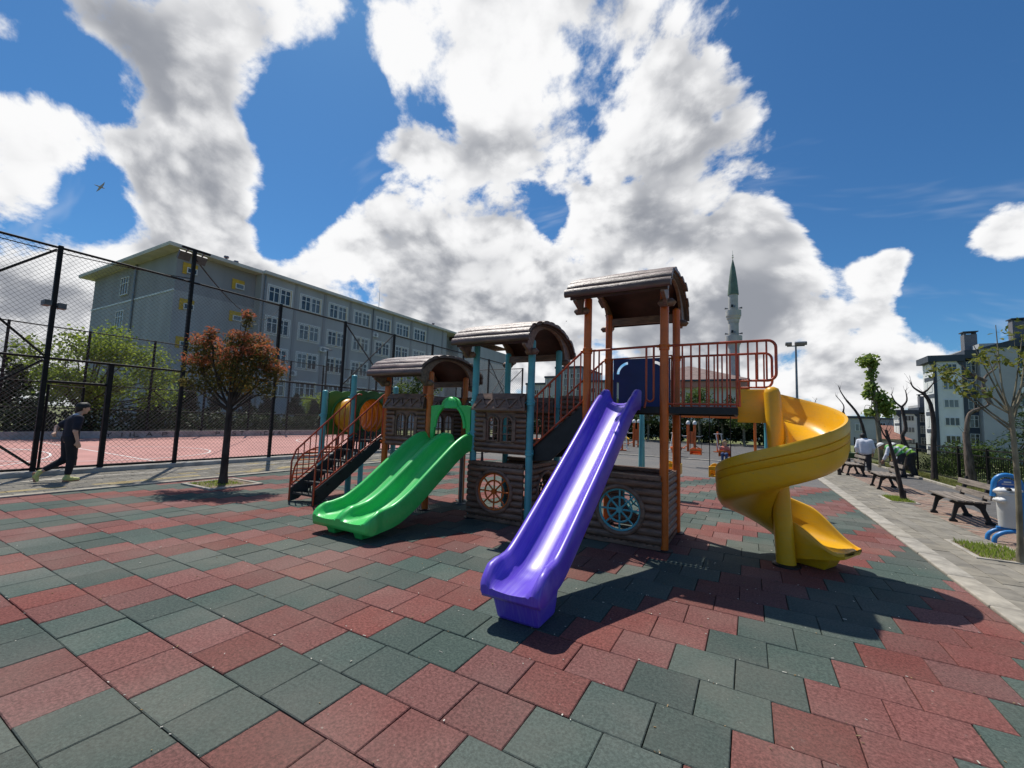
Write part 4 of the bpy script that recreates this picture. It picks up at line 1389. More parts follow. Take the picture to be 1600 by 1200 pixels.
for r, z in enumerate((14.4, 11.0, 7.65, 4.3)):
    for c, y in enumerate(cols):
        if r == 0 and c == 7: continue
        if sur0 is None:
            sur0 = surround.build('window_surround', M_PVC); s_ = sur0
            pm = MB(); pm.box(-.085, .085, -.10, 0, -.93, .93); pier0 = pm.build('yellow_jamb', M_YEL); p_ = pier0
        else:
            s_ = sur0.copy(); COL.objects.link(s_); p_ = pier0.copy(); COL.objects.link(p_)
        s_.parent = S; s_.location = Vector((XW, y, z)) - Vector((-46, 40, 0)); s_.rotation_euler = (0, 0, math.pi / 2)
        p_.parent = S; p_.location = Vector((XW, y + (1.22 if r in (0, 3) else -.02), z)) - Vector((-46, 40, 0)); p_.rotation_euler = (0, 0, math.pi / 2)
        for dy in (-.68, .62): W1.put(S, (XW, y + dy, z), math.pi / 2)
Ws = Win(.85, .55, 1, 1, glass=M_GLASS, t=.07)
ysur0 = None
for (y, z) in ((18.95, 14.75), (23.3, 14.55), (18.95, 11.3), (23.3, 11.2), (18.95, 7.7), (23.3, 7.9), (18.95, 4.4)):
    if ysur0 is None:
        m_ = MB(); m_.box(-.75, .45, -.05, -.001, .28, .68); m_.box(-.75, -.42, -.05, -.001, -.40, .278)
        ysur0 = m_.build('yellow_surround', M_YEL); q = ysur0
    else:
        q = ysur0.copy(); COL.objects.link(q)
    q.parent = S; q.location = Vector((XBk, y, z)) - Vector((-46, 40, 0)); q.rotation_euler = (0, 0, math.pi / 2)
    Ws.put(S, (XBk, y, z), math.pi / 2)
W2 = Win(1.9, 1.95, 3, 2)
for (x, z) in ((-57.2, 14.35), (-57.6, 10.8), (-57.6, 7.2)): W2.put(S, (x, YE, z), 0)
b = MB(); b.cyl((-54.6, YE - .12, 0), (-54.6, YE - .12, 16.3), .09, n=8); b.build('downpipe', M_GREYM, S)
for y in (24.98 + .25, 40.2): 
    b = MB(); b.cyl((XW + .1, y, 0), (XW + .1, y, 16.3), .08, n=8); b.build('downpipe', M_GREYM, S)
for i in range(9):       # shallow pilasters between the bays
    y = 25.05 + 3.79 * i
    if i in (0, 4): continue
    b = MB(); b.box(XW, XW + .06, y - .16, y + .16, -1, 16.25); b.build('pilaster', M_SCHD, S)
b = MB(); b.lathe([(.05, 16.7), (.04, 19), (.015, 22.5)], (-52, 47.5, 0), 8); b.build('mast', M_GREYM, S)
for (x, y) in ((-46.5, 22.0), (-47, 23.2), (-46, 54)):
    b = MB(); b.lathe([(.12, 16.6), (.12, 17.2), (.24, 17.26), (.22, 17.42), (.05, 17.48)], (x, y, 0), 10); b.build('roof_vent', M_GREYM, S, smooth=40)

for (y, z) in ((32.6, 9.4), (40.6, 12.7), (44.0, 6.0), (29.0, 6.1), (36.5, 5.9)):
    b = MB(); b.box(XW + .02, XW + .38, y - .42, y + .42, z - .3, z + .3); ac = b.build('air_conditioner', M_PVC, S, bevel=.03)
    b = MB(); b.lathe([(.22, 0), (.22, .015)], (XW + .383, y - .1, z), 14, 'X'); b.build('fan_grille', M_GREYM, ac)
# --- apartment block on the right
M_APL = mat('apartment_light', (.80, .81, .80), .9, .05, .4, .1, 20, dirt=.25, dirt_col=(.62, .63, .63))
M_APG = mat('apartment_grey', (.46, .46, .47), .9, .05, .4, dirt=.2, dirt_col=(.38, .38, .39))
M_APB = mat('apartment_blue', (.055, .075, .115), .8, .1, 1)
M_APT = mat('apartment_trim', (.05, .065, .09), .7, .1, 1)


def apartment(name, label, o, s, far=False):
    """o: front left ground corner; front faces -Y; s: overall scale"""
    A = thing(name, label, 'building', o)
    ox, oy, oz = o
    def bx(nm, m, x0, x1, y0, y1, z0, z1, par=A, **kw):
        b = MB(); b.box(ox + x0 * s, ox + x1 * s, oy + y0 * s, oy + y1 * s, oz + z0 * s, oz + z1 * s); return b.build(nm, m, par, **kw)
    bx('wall', M_APL, 0, 3.4, 0, 5, 0, 17.0)
    bx('wall', M_APB, 3.402, 5.2, .9, 8, 0, 17.0)
    bx('wall', M_APG, 5.202, 9.3, -.5, 14, 0, 19.6)
    bx('wall', M_APB, 9.302, 12.4, .6, 14, 0, 19.5)
    bx('wall', M_APL, 12.402, 22, -.2, 14, 0, 19.2)
    bx('corner_trim', M_APT, -.12, .28, -.14, -.002, 0, 16.0); bx('corner_trim', M_APT, 3.25, 3.75, -.14, -.002, 0, 16.2)
    rf = bx('parapet', M_APT, -.75, 3.6, -.4, 5.2, 17.003, 18.0); bx('parapet', M_APT, 3.602, 5.2, -.3, 8, 17.4, 18.7)
    # curved brackets under the parapet
    for x in (-.12, 3.25):
        b = MB(); b.prism([(0, 15.6), (0, 17.0), (-1.0, 17.0), (-.8, 16.6), (-.35, 16.2)], (ox + (x + .4 if x < 0 else x + .5) * s, oy - .13 * s, oz), (s, 0, 0), (0, 0, s), (0, .12 * s, 0)); b.build('bracket', M_APT, A)
    b = MB(); b.add([(ox + 5.0 * s, oy - .8 * s, oz + 18.8 * s), (ox + 9.5 * s, oy - .8 * s, oz + 20.2 * s), (ox + 16 * s, oy - .8 * s, oz + 22.8 * s), (ox + 24 * s, oy - .8 * s, oz + 19.3 * s), (ox + 5.0 * s, oy + 14 * s, oz + 18.8 * s), (ox + 9.5 * s, oy + 14 * s, oz + 20.2 * s), (ox + 16 * s, oy + 14 * s, oz + 22.8 * s), (ox + 24 * s, oy + 14 * s, oz + 19.3 * s)],
          [(0, 1, 5, 4), (1, 2, 6, 5), (2, 3, 7, 6), (0, 3, 2, 1), (4, 5, 6, 7), (0, 4, 7, 3)]); b.build('roof', M_APT, A)
    for (x, zt) in ((4.4, 21.6), (9.9, 23.3)):
        c = bx('chimney', mat('chimney_grey', (.17, .17, .19), .85), x, x + 1.5, 2.0, 3.4, 17.5, zt)
        bx('chimney_cap', M_APT, x - .15, x + 1.65, 1.85, 3.55, zt + .35, zt + .5, c)
        for k in (0, 1.2): bx('cap_leg', M_APT, x + .05 + k, x + .25 + k, 2.05, 3.3, zt + .002, zt + .348, c)
    w3 = Win(1.75 * s, 1.3 * s, 3, 1, t=.09 * s, d=.1 * s); w4 = Win(1.55 * s, 1.9 * s, 3, 2, t=.08 * s, d=.1 * s); w5 = Win(2.4 * s, 2.0 * s, 3, 2, t=.1 * s, d=.1 * s)
    for k in range(6):
        z = 1.6 + 2.87 * k
        w3.put(A, (ox + 1.85 * s, oy, oz + z * s), 0)
        if k > 0:
            w4.put(A, (ox + 4.35 * s, oy + .9 * s, oz + (z + .1) * s), 0)
            w5.put(A, (ox + 10.9 * s, oy + .6 * s, oz + (z + .3) * s), 0)
            bl = bx('balcony', M_PVC, 9.4, 12.3, -.5, .598, z - 1.25, z - .35)
            w3.put(A, (ox + 15 * s, oy - .2 * s, oz + (z + .4) * s), 0)
        b_ = bx('side_window', M_PVC, -.06, -.002, 1.0, 2.6, z - .9, z + .8)
        bx('side_panel', M_APT, -.07, -.003, .0, 4.2, z + 1.0, z + 1.6)
        bx('side_window', M_PVC, -.06, -.002, 3.0, 4.0, z - .9, z + .8)
    return A


ap = apartment('apartment_block', 'tall pale grey apartment block with dark blue trim and two chimneys', (26.4, 93, -3.6), 1.0)
ap2 = apartment('apartment_block', 'lower apartment block with curved dark parapet, farther left down the slope', (27.8, 118, -8.6), .84)
# low houses far down the slope
hc = [(15.6, 96, 4.2, 9, -4, 4.0, M_APG, 0, 'grey low block behind the bare trees, farthest left'), (24.5, 124, 6, 8, -5, 1.6, M_CREAM, 1, 'small cream house with a red tiled roof'), (21.2, 110, 6, 8, -6, .4, M_APG, 1, 'grey house with a long red roof in the dip'), (22.5, 150, 13, 9, -6, 5.2, M_CONC, 0, 'pale flat-roofed block on the skyline beyond the red roofs'), (31, 141, 8, 8, -5, 2.6, M_APG, 0, 'dark grey flat-roofed house beside the lower apartment block')]
Wh = Win(1.2, 1.3, 2, 1)
for (x, y, w, d, z0, z1, m_, hip, lab) in hc:
    H = thing('far_house', lab, 'house', (x, y, z0))
    b = MB(); b.box(x, x + w, y, y + d, z0, z1); b.build('wall', m_, H)
    b = MB()
    if hip: b.add([(x - .5, y - .5, z1), (x + w + .5, y - .5, z1), (x + w + .5, y + d + .5, z1), (x - .5, y + d + .5, z1), (x + w * .3, y + d / 2, z1 + 1.7), (x + w * .7, y + d / 2, z1 + 1.7)], [(0, 1, 5, 4), (1, 2, 5), (2, 3, 4, 5), (3, 0, 4), (3, 2, 1, 0)])
    else: b.box(x - .2, x + w + .2, y - .2, y + d + .2, z1 + .003, z1 + .4)
    b.build('roof', M_RTILE if hip else M_APT, H)
    for i in range(int(w / 2.6)):
        for zz in np.arange(z1 - 1.6, z0 + 1, -3.0): Wh.put(H, (x + 1.5 + 2.6 * i, y, float(zz)), 0)

# --- grey institutional block behind the inner stair
O = thing('office_block', 'flat-roofed grey block with stepped roofline seen through the stair rails', 'building', (-40, 100, 0))
for (x0, x1, z1) in ((-52, -46.5, 11.2), (-46.498, -43.6, 12.9), (-43.598, -36.5, 15.3), (-36.498, -28, 11.6)):
    b = MB(); b.box(x0, x1, 100, 116, -1, z1); wl = b.build('wall', M_SCHD if x0 == -43.598 else M_APG, O)
    b = MB(); b.box(x0 - .1, x1 + .1, 99.7, 116, z1 + .003, z1 + .5); b.build('parapet', M_APT, O)
    nx = int((x1 - x0) / 1.7)
    for i in range(nx):
        b = MB(); xx = x0 + .5 + i * 1.7; b.box(xx, xx + .25, 99.75, 99.998, 0, z1 - .3); b.build('fin', M_CREAM, O)
        for zz in np.arange(z1 - 2.0, 2, -3.1): Wh.put(O, (xx + .95, 100, float(zz)), 0)

# --- mosque with its minaret
M_MOSQ = mat('mosque_wall', (.62, .60, .55), .9, .06, .5, dirt=.25, dirt_col=(.5, .47, .42))
M_EAVE = mat('mosque_eave', (.50, .24, .19), .85, .08, 1)
M_MROOF = mat('mosque_roof', (.22, .155, .135), .85, .15, 2, .3, 12)
Q = thing('mosque', 'pale mosque hall with brown hipped roof behind the bridge railing', 'mosque', (-7, 70, 0))
b = MB(); b.box(-16, -.9, 65, 80, -1, 7.1); b.build('wall', M_MOSQ, Q)
b = MB(); b.box(-17, 0, 64.2, 81, 7.103, 7.95); b.build('eave_band', M_EAVE, Q)
b = MB(); b.box(-17.2, .2, 64.0, 81.2, 7.953, 8.2); b.build('eave_edge', M_APT, Q)
b = MB(); b.add([(-17.2, 64, 8.203), (.2, 64, 8.203), (.2, 81.2, 8.203), (-17.2, 81.2, 8.203), (-8.3, 72, 11.2)], [(0, 1, 4), (1, 2, 4), (2, 3, 4), (3, 0, 4), (3, 2, 1, 0)]); b.build('roof', M_MROOF, Q)
b = MB(); b.box(-.898, 1.2, 66, 76, -1, 6.3); b.build('side_hall', M_MOSQ, Q)
b = MB(); b.add([(-.9, 65.4, 6.9), (2.2, 65.4, 6.2), (2.2, 76.5, 6.2), (-.9, 76.5, 6.9), (-.9, 65.4, 7.06), (2.2, 65.4, 6.4), (2.2, 76.5, 6.4), (-.9, 76.5, 7.06)], [(0, 1, 5, 4), (1, 2, 6, 5), (2, 3, 7, 6), (3, 0, 4, 7), (4, 5, 6, 7), (3, 2, 1, 0)]); b.build('side_roof', M_EAVE, Q)
Wm = Win(1.3, 1.8, 2, 2)
for i in range(7):
    Wm.put(Q, (-14.6 + 2.1 * i, 65, 3.7), 0); Wm.put(Q, (-14.6 + 2.1 * i, 65, 1.0), 0)
M_STONE = mat('minaret_stone', (.52, .50, .47), .9, .1, .8, .2, 14, dirt=.35, dirt_col=(.36, .35, .33))
M_LEAD = mat('minaret_spire', (.13, .19, .14), .6, .12, 1)
MN = thing('minaret', 'slender stone minaret with green spire and two balconies', 'minaret', (-1.9, 75, 0))
c = (-1.95, 75, 0)
b = MB(); b.lathe([(1.0, 0), (1.0, 9), (.82, 10), (.80, 14.2), (.74, 16.2), (.74, 18.6), (.69, 20.4), (.69, 22.9)], c, 16); b.build('shaft', M_STONE, MN, smooth=30)
for (z, r) in ((15.6, 1.22), (19.75, 1.12)):
    b = MB(); b.lathe([(.76, z - 1.5), (.84, z - 1.2), (.86, z - .9), (1.0, z - .75), (1.02, z - .5), (r, z - .35), (r, z + .55), (r - .12, z + .55), (r - .12, z), (.7, z)], c, 16)
    bal = b.build('balcony', M_STONE, MN, smooth=30)
    for k in range(4):
        a = k * math.pi / 2 + .15; b = MB(); b.tube([(c[0] + .72 * math.cos(a), c[1] + .72 * math.sin(a), z + .95), (c[0] + 1.25 * math.cos(a), c[1] + 1.25 * math.sin(a), z + 1.0)], [.05, .17], 8); b.build('loudspeaker', M_GREYM, MN, smooth=40)
    b = MB(); b.box(c[0] - .3, c[0] + .0, c[1] - .8, c[1] - .68, z + 1.0, z + 1.4); b.build('opening', M_DECK, MN)
b = MB(); b.lathe([(.80, 22.9), (.80, 23.1), (.62, 25.2), (.34, 27.4), (.05, 28.8)], c, 16); b.build('spire', M_LEAD, MN, smooth=20)
b = MB(); b.lathe([(.03, 28.7), (.05, 29.0), (.16, 29.15), (.05, 29.3), (.12, 29.5), (.03, 29.65), (.02, 30.3)], c, 8); b.build('finial', M_CREAM, MN, smooth=40)


# ------------------------------------------------------------------ trees and plants
L_LIME = leafmat('leaf_lime', (.27, .36, .06), (.13, .21, .03), .5)
L_MID = leafmat('leaf_mid', (.14, .20, .045), (.055, .095, .02), .4)
L_DARK = leafmat('leaf_dark', (.05, .08, .025), (.018, .034, .012), .25)
L_PINE = leafmat('leaf_pine', (.03, .052, .02), (.014, .026, .012), .12)
L_PHOT = leafmat('leaf_photinia', (.19, .15, .04), (.075, .085, .025), .42)
L_RED = leafmat('leaf_red', (.62, .17, .09), (.26, .14, .05), .42)
L_PLANE = leafmat('leaf_plane', (.30, .40, .10), (.14, .22, .05), .5)
L_CEDAR = leafmat('leaf_cedar', (.09, .14, .05), (.03, .06, .022), .25)
L_YEL = leafmat('leaf_yellowing', (.24, .24, .05), (.11, .15, .03), .4)


def leaf_cloud(b, clumps, n, size, aspect=1.7, up=.35, hollow=.35):
    """small folded leaves scattered through clumps [(centre, (rx, ry, rz), weight)]"""
    tot = sum(c[2] for c in clumps)
    vs, fs = [], []
    for (c, r, wg) in clumps:
        k = max(4, int(n * wg / tot))
        d = np.random.normal(size=(k, 3)); d /= np.linalg.norm(d, axis=1)[:, None]
        rr = (hollow + (1 - hollow) * np.random.rand(k)) ** .7
        rr *= 1 + .22 * np.random.randn(k) * .6
        P = np.array(c) + d * rr[:, None] * np.array(r)
        N = np.random.normal(size=(k, 3)) + np.array([0, 0, up * 2]) + d * .6
        N /= np.linalg.norm(N, axis=1)[:, None]
        A = np.cross(N, np.random.normal(size=(k, 3))); A /= np.linalg.norm(A, axis=1)[:, None] + 1e-9
        B = np.cross(N, A)
        s = size * (.65 + .7 * np.random.rand(k))[:, None]
        w = s / aspect
        q = [P - A * s * .5, P + B * w * .5 + N * s * .08, P + A * s * .5, P - B * w * .5 + N * s * .08]
        o = len(b.v) + len(vs)
        arr = np.stack(q, 1).reshape(-1, 3)
        base = o + 4 * np.arange(k)
        vs += [tuple(p) for p in arr]
        fs += [(int(i), int(i) + 1, int(i) + 2, int(i) + 3) for i in base]
    b.v.extend(vs); b.f.extend(fs); b.mi.extend([b.cur] * len(fs))


def limb(b, pts, r0, r1, n=8, jit=.0):
    pts = [Vector(p) for p in pts]
    if jit:
        pts = [pts[0]] + [p + Vector((random.uniform(-jit, jit), random.uniform(-jit, jit), random.uniform(-jit, jit))) for p in pts[1:-1]] + [pts[-1]]
    pts = [Vector(p) for p in smooth_path([tuple(p) for p in pts], 4)] if len(pts) > 2 else pts
    m = len(pts)
    b.tube(pts, [r0 + (r1 - r0) * (i / (m - 1)) ** .8 for i in range(m)], n)


def raw_build(b, name, m, parent):
    """fast mesh build without normal recalculation (leaves)"""
    me = D.meshes.new(name); me.from_pydata(b.v, [], b.f)
    ms = m if isinstance(m, list) else [m]
    for x in ms: me.materials.append(x)
    if len(ms) > 1: me.polygons.foreach_set('material_index', b.mi)
    o = D.objects.new(name, me); COL.objects.link(o); o.parent = parent
    return o


def tree(name, label, base, trunk_h, r0, clumps, n, size, leaf, bark, cat='tree', group=None, lean=(0, 0), forks=1.0, aspect=1.7, up=.35, hollow=.35, bark_n=9):
    bx_, by_, bz_ = base
    t = thing(name, label, cat, base, 0, group)
    b = MB(); top = Vector((lean[0], lean[1], trunk_h))
    limb(b, [(0, 0, -.05), (lean[0] * .3 + .01, lean[1] * .3, trunk_h * .5), top], r0, r0 * .7, bark_n, .02 * r0 / .06)
    b.lathe([(r0 * 1.5, -.05), (r0 * 1.2, .05), (r0 * 1.0, .2)], (0, 0, 0), bark_n)
    o = b.build('trunk', bark, None, smooth=60); o.parent = t
    b = MB()
    for (c, r, wg) in clumps:
        if random.random() > forks: continue
        cc = Vector(c); st = top * random.uniform(.82, 1.0)
        md = st.lerp(cc, .5) + Vector((0, 0, -.06 * (cc - st).length))
        limb(b, [st, md, cc], r0 * .42, r0 * .1, 6, .05 * (cc - st).length)
        for k in range(2):
            e = cc + Vector((random.uniform(-1, 1) * r[0], random.uniform(-1, 1) * r[1], random.uniform(-.3, 1) * r[2])) * .8
            limb(b, [md.lerp(cc, .6), md.lerp(e, .7), e], r0 * .16, r0 * .05, 5, .03)
    if b.v:
        o = b.build('branches', bark, None, smooth=60); o.parent = t
    b = MB(); leaf_cloud(b, clumps, n, size, aspect, up, hollow)
    raw_build(b, 'crown', leaf, t)
    return t


def rclumps(c, R, k, r, seed, wz=1.0):
    rnd = random.Random(seed); out = []
    for i in range(k):
        while True:
            d = Vector((rnd.uniform(-1, 1), rnd.uniform(-1, 1), rnd.uniform(-1, 1)))
            if d.length < 1: break
        d = d.normalized() * (d.length ** .5)
        s = r * rnd.uniform(.7, 1.3)
        out.append(((c[0] + d.x * R[0], c[1] + d.y * R[1], c[2] + d.z * R[2]), (s, s, s * wz), s * s))
    return out


# red-leaved tree in its planting pit by the left kerb
random.seed(21); np.random.seed(21)
TB = (-10.3, 5.23, 0.0)
pit = thing('tree_pit', 'square planting pit with pale concrete edging under the red-leaved tree', 'planting pit', (TB[0], TB[1], 0))
for (x0, x1, y0, y1) in ((-.62, .62, -.55, -.47), (-.62, .62, .47, .55), (-.62, -.54, -.468, .468), (.54, .62, -.468, .468)):
    b = MB(); b.box(x0, x1, y0, y1, -.03, .035); o = b.build('edging_stone', M_KERB, None, bevel=.008); o.parent = pit
b = MB(); b.grid([[(x, y, .012 + .012 * random.random()) for x in np.linspace(-.54, .54, 9)] for y in np.linspace(-.47, .47, 8)]); o = b.build('soil', M_SOIL, None, smooth=60); o.parent = pit


def tuft_field(name, parent, x0, x1, y0, y1, n, h, z=0.0, m=None):
    b = MB()
    for i in range(n):
        x, y = random.uniform(x0, x1), random.uniform(y0, y1); a = random.uniform(0, 6.28); hh = h * random.uniform(.4, 1.1); w = .004 + .004 * random.random()
        lx, ly = math.cos(a) * hh * .5, math.sin(a) * hh * .5
        b.add([(x - w * math.sin(a), y + w * math.cos(a), z), (x + w * math.sin(a), y - w * math.cos(a), z), (x + lx, y + ly, z + hh)], [(0, 1, 2)])
    o = raw_build(b, name, m or L_LIME, parent); o['kind'] = 'stuff'
    return o


tuft_field('grass', pit, -.52, .3, -.45, .3, 700, .06, .015)
R1 = [((-.62, -.1, 3.05), (.42, .42, .34), .9), ((-.85, .05, 2.62), (.34, .36, .34), .8), ((-.45, .2, 2.55), (.5, .5, .42), 1.2), ((.05, -.1, 2.75), (.5, .5, .42), 1.3), ((.35, .15, 3.15), (.42, .42, .32), .9), ((.62, -.05, 2.85), (.42, .42, .36), 1.0),
      ((.85, .1, 2.55), (.36, .36, .30), .7), ((.45, -.2, 2.4), (.5, .46, .40), 1.1), ((-.1, .3, 2.3), (.55, .5, .34), 1.0), ((.02, 0, 3.25), (.3, .3, .25), .5), ((.22, .02, 3.75), (.16, .16, .26), .28), ((-.55, -.05, 3.35), (.18, .18, .2), .22), ((-1.12, .1, 2.3), (.2, .2, .14), .2), ((-.35, -.35, 2.2), (.4, .4, .28), .7), ((.75, .05, 2.15), (.26, .26, .22), .4)]
ax = Vector((CR.x, CR.y, 0)).normalized()      # the crown is broad along the street


def turn(c):
    return [((p[0] * ax.x - p[1] * ax.y, p[0] * ax.y + p[1] * ax.x, p[2]), r, w) for p, r, w in c]


R1 = turn(R1)
pt = tree('photinia_tree', 'small tree with reddish new leaves beside the left walkway', TB, 1.95, .085, [(c, tuple(q * .88 for q in r), w) for c, r, w in R1], 6000, .078, L_PHOT, M_BARKD, aspect=2.3, up=.2, hollow=.15)
b = MB()
leaf_cloud(b, [((p[0], p[1], p[2] + r[2] * .55), (r[0] * .95, r[1] * .95, r[2] * .55), w) for p, r, w in R1[:7] + R1[9:12]], 2700, .078, 2.3, .5, .3)
raw_build(b, 'new_leaves', L_RED, pt)['label'] = 'coppery red young leaves at the top of the crown'
b = MB(); leaf_cloud(b, R1[4:8], 500, .075, 2.3); raw_build(b, 'orange_leaves', leafmat('leaf_orange', (.36, .15, .02), (.2, .12, .02), .35), pt)

# light green tree and the dark evergreens beyond the court
random.seed(5); np.random.seed(5)
tree('broadleaf_tree', 'light green broad tree behind the far court fence', (-32.6, 8.7, 0), 1.9, .16, rclumps((.2, .3, 3.9), (2.7, 2.9, 2.0), 26, 1.0, 3, .8) + rclumps((.6, 1.6, 2.4), (2.0, 2.4, .8), 8, .7, 9), 10500, .17, L_LIME, M_BARKD, hollow=.2, aspect=1.4)
pine_spots = [(-33, 1.2, 3.6), (-34.5, 2.9, 4.4), (-33.2, 4.6, 3.6), (-34, 6.4, 4.2), (-33.4, 12.3, 2.9), (-33.0, 14.1, 3.3), (-33.6, 15.9, 2.8), (-33.1, 17.9, 3.5), (-33.7, 19.8, 2.9), (-33.2, 22.0, 3.2), (-33.8, 24.2, 2.8), (-33.3, 26.5, 3.0), (-34.0, 29.2, 3.2), (-33.6, 32.0, 2.7)]
ords = ['first', 'second', 'third', 'fourth', 'fifth', 'sixth', 'seventh', 'eighth', 'ninth', 'tenth', 'eleventh', 'twelfth', 'thirteenth', 'fourteenth']
for i, (x, y, h) in enumerate(pine_spots):
    cl = []
    for k in range(9):
        t = k / 8; rr = (1.15 - .85 * t) * h / 3.4
        for j in range(3):
            a = random.uniform(0, 6.28); cl.append(((math.cos(a) * rr * .55, math.sin(a) * rr * .55, .35 + t * (h - .5)), (rr * .6, rr * .6, .26), rr))
    tree('evergreen_tree', '%s dark evergreen from the left in the row behind the far court fence' % ords[i], (x, y, 0), h * .8, .08, cl, 2200, .32, L_PINE, M_BARKD, group='evergreens behind the court', forks=.3, aspect=3.6, up=.1)
for i, (x, y, c, lab) in enumerate(((-36.5, 14.5, 4.6, 'taller round-crowned tree standing among the evergreens'), (-34.8, 25.2, 3.3, 'yellow-green bush by the school wall beyond the court'))):
    tree('broadleaf_tree', lab, (x, y, 0), 1.2, .1, rclumps((0, 0, c * .55), (1.2, 1.2, c * .35), 12, .6, 30 + i), 3000, .16, L_MID if i == 0 else L_LIME, M_BARKD)
b = MB(); leaf_cloud(b, [((-31.2 + random.uniform(-.3, .3), y, .8 + random.uniform(-.1, .15)), (.7, .8, .8), 1) for y in np.arange(-6, 30, .8)], 15000, .2, 1.5)
o = raw_build(b, 'hedge', L_DARK, None); tag(o, 'dense dark hedge along the low court wall', 'hedge'); o['kind'] = 'stuff'
# young tree behind the left log roof and red shrubs beside it
tree('broadleaf_tree', 'young green tree rising behind the left log roof', (-9.6, 10.6, 0), 1.7, .05, [((0, 0, 3.2), (.42, .42, .42), 1), ((.3, .1, 2.6), (.5, .5, .4), 1), ((-.35, -.1, 2.5), (.45, .45, .4), 1), ((.05, .2, 2.1), (.55, .5, .3), 1)], 1700, .10, L_MID, M_BARK)
tree('photinia_tree', 'red-topped shrub tree behind the middle tower posts', (-9.0, 13.8, 0), 1.4, .05, [((0, 0, 2.2), (.6, .6, .45), 1), ((.5, .3, 2.0), (.5, .5, .4), 1), ((-.5, -.1, 1.9), (.5, .5, .4), 1)], 1600, .09, [L_RED], M_BARKD, aspect=2.2)

# trees behind the exercise yard
random.seed(11); np.random.seed(11)
spots = [(-13.2, 44.5, 5.0, 0), (-10.8, 46.5, 5.6, 1), (-8.9, 44.0, 4.6, 0), (-6.4, 46.0, 5.4, 1), (-4.2, 44.2, 5.2, 0), (-2.3, 46.2, 5.0, 1), (-.4, 43.6, 4.8, 0), (1.4, 46.0, 4.6, 1), (-16.0, 42, 4.6, 1), (-18.2, 44.0, 4.8, 0)]
for i, (x, y, h, k) in enumerate(spots):
    tree('broadleaf_tree', '%s leafy tree from the left behind the exercise yard' % ords[sorted(range(len(spots)), key=lambda j: spots[j][0]).index(i)], (x, y, 0), h * .5, .12, rclumps((0, 0, h * .66), (1.5, 1.5, h * .27), 13, .75, 50 + i, .8), 2600, .20, (L_MID, L_DARK)[k], M_BARKP, group='trees behind the exercise yard')
b = MB(); leaf_cloud(b, [((x, 48.2 + random.uniform(-.6, .6), 1.1 + random.uniform(-.2, .5)), (1.2, .9, 1.2), 1) for x in np.arange(-24, 6, .9)], 15000, .32, 1.5)
o = raw_build(b, 'shrubbery', L_DARK, None); tag(o, 'dark shrubs filling the back edge of the exercise yard', 'shrubs'); o['kind'] = 'stuff'


# pollarded and bare trees along the promenade
def bare_tree(label, base, paths, r0, bark, group='pruned trees along the path'):
    t = thing('bare_tree', label, 'tree', base, 0, group)
    b = MB(); limb(b, paths[0], r0, r0 * .55, 9, .015); b.lathe([(r0 * 1.35, -.04), (r0 * 1.1, .1), (r0, .25)], (0, 0, 0), 9)
    o = b.build('trunk', bark, None, smooth=60); o.parent = t
    for p in paths[1:]:
        b = MB(); limb(b, p, r0 * .5, r0 * .16, 7, .03); o = b.build('branch', bark, None, smooth=60); o.parent = t
    b = MB()
    for p in paths:
        e = Vector(p[-1]); f_ = Vector(p[-2])
        for k in range(5):
            s_ = f_.lerp(e, random.uniform(.4, 1.0)); d_ = (e - f_).normalized() + Vector((random.uniform(-1, 1), random.uniform(-1, 1), random.uniform(-.1, .9)))
            L_ = random.uniform(.12, .38); m1 = s_ + d_.normalized() * L_ * .5
            limb(b, [s_, m1, m1 + (d_.normalized() + Vector((random.uniform(-.5, .5), 0, .3))) * L_ * .5], .009, .003, 4)
    o = b.build('twigs', bark, None, kind='stuff'); o.parent = t
    return t


bare_tree('pollarded tree with a cut stub and one long bent branch by the railing', (6.15, 19.0, 0), [[(0, 0, 0), (-.05, 0, 1.0), (-.08, 0, 1.75)], [(-.08, 0, 1.6), (.0, 0, 2.2), (.12, 0, 2.42), (.5, .1, 2.62), (.56, .12, 3.0)], [(-.05, 0, 1.8), (.02, .05, 2.25), (.28, .1, 2.45)], [(.56, .1, 2.65), (.42, .1, 3.1), (.5, .2, 3.5), (.75, .2, 3.8)], [(.5, .15, 3.4), (.2, .1, 3.6), (.0, .1, 3.85)]], .14, M_BARK)
bare_tree('bare forked trunk between the workers and the nearest bench', (5.72, 20.6, 0), [[(0, 0, 0), (.02, 0, 1.2), (.06, 0, 2.0), (-.02, 0, 2.75), (-.2, 0, 3.15)], [(-.18, 0, 3.1), (-.4, 0, 3.3), (-.52, 0, 3.5)], [(-.2, 0, 3.12), (-.02, .05, 3.25), (.12, .05, 3.5)]], .095, M_BARKD)
bare_tree('bare tree with a small forked top right behind the workers', (5.84, 24.2, 0), [[(0, 0, 0), (.05, 0, .9), (-.06, 0, 1.5), (.04, 0, 1.9), (-.05, 0, 2.8)], [(-.05, 0, 2.75), (-.28, 0, 3.0), (-.38, 0, 3.35)], [(-.05, 0, 2.78), (.12, .02, 3.05), (.1, .02, 3.5)]], .10, M_BARKD)
bare_tree('thin bare tree curving left, farther down the path', (5.4, 33.5, 0), [[(0, 0, 0), (.05, 0, 1.2), (-.05, 0, 2.2), (-.2, 0, 2.9)], [(-.2, 0, 2.85), (-.15, 0, 3.3), (-.55, 0, 3.9)]], .10, M_BARKD)
bare_tree('tall thin bare tree leaning left, farther down the path', (6.1, 32.0, 0), [[(0, 0, 0), (-.15, 0, 1.4), (-.4, 0, 2.6), (-.95, 0, 3.5)], [(-.9, 0, 3.4), (-1.2, 0, 4.0), (-1.3, .1, 4.4)]], .10, M_BARKD)
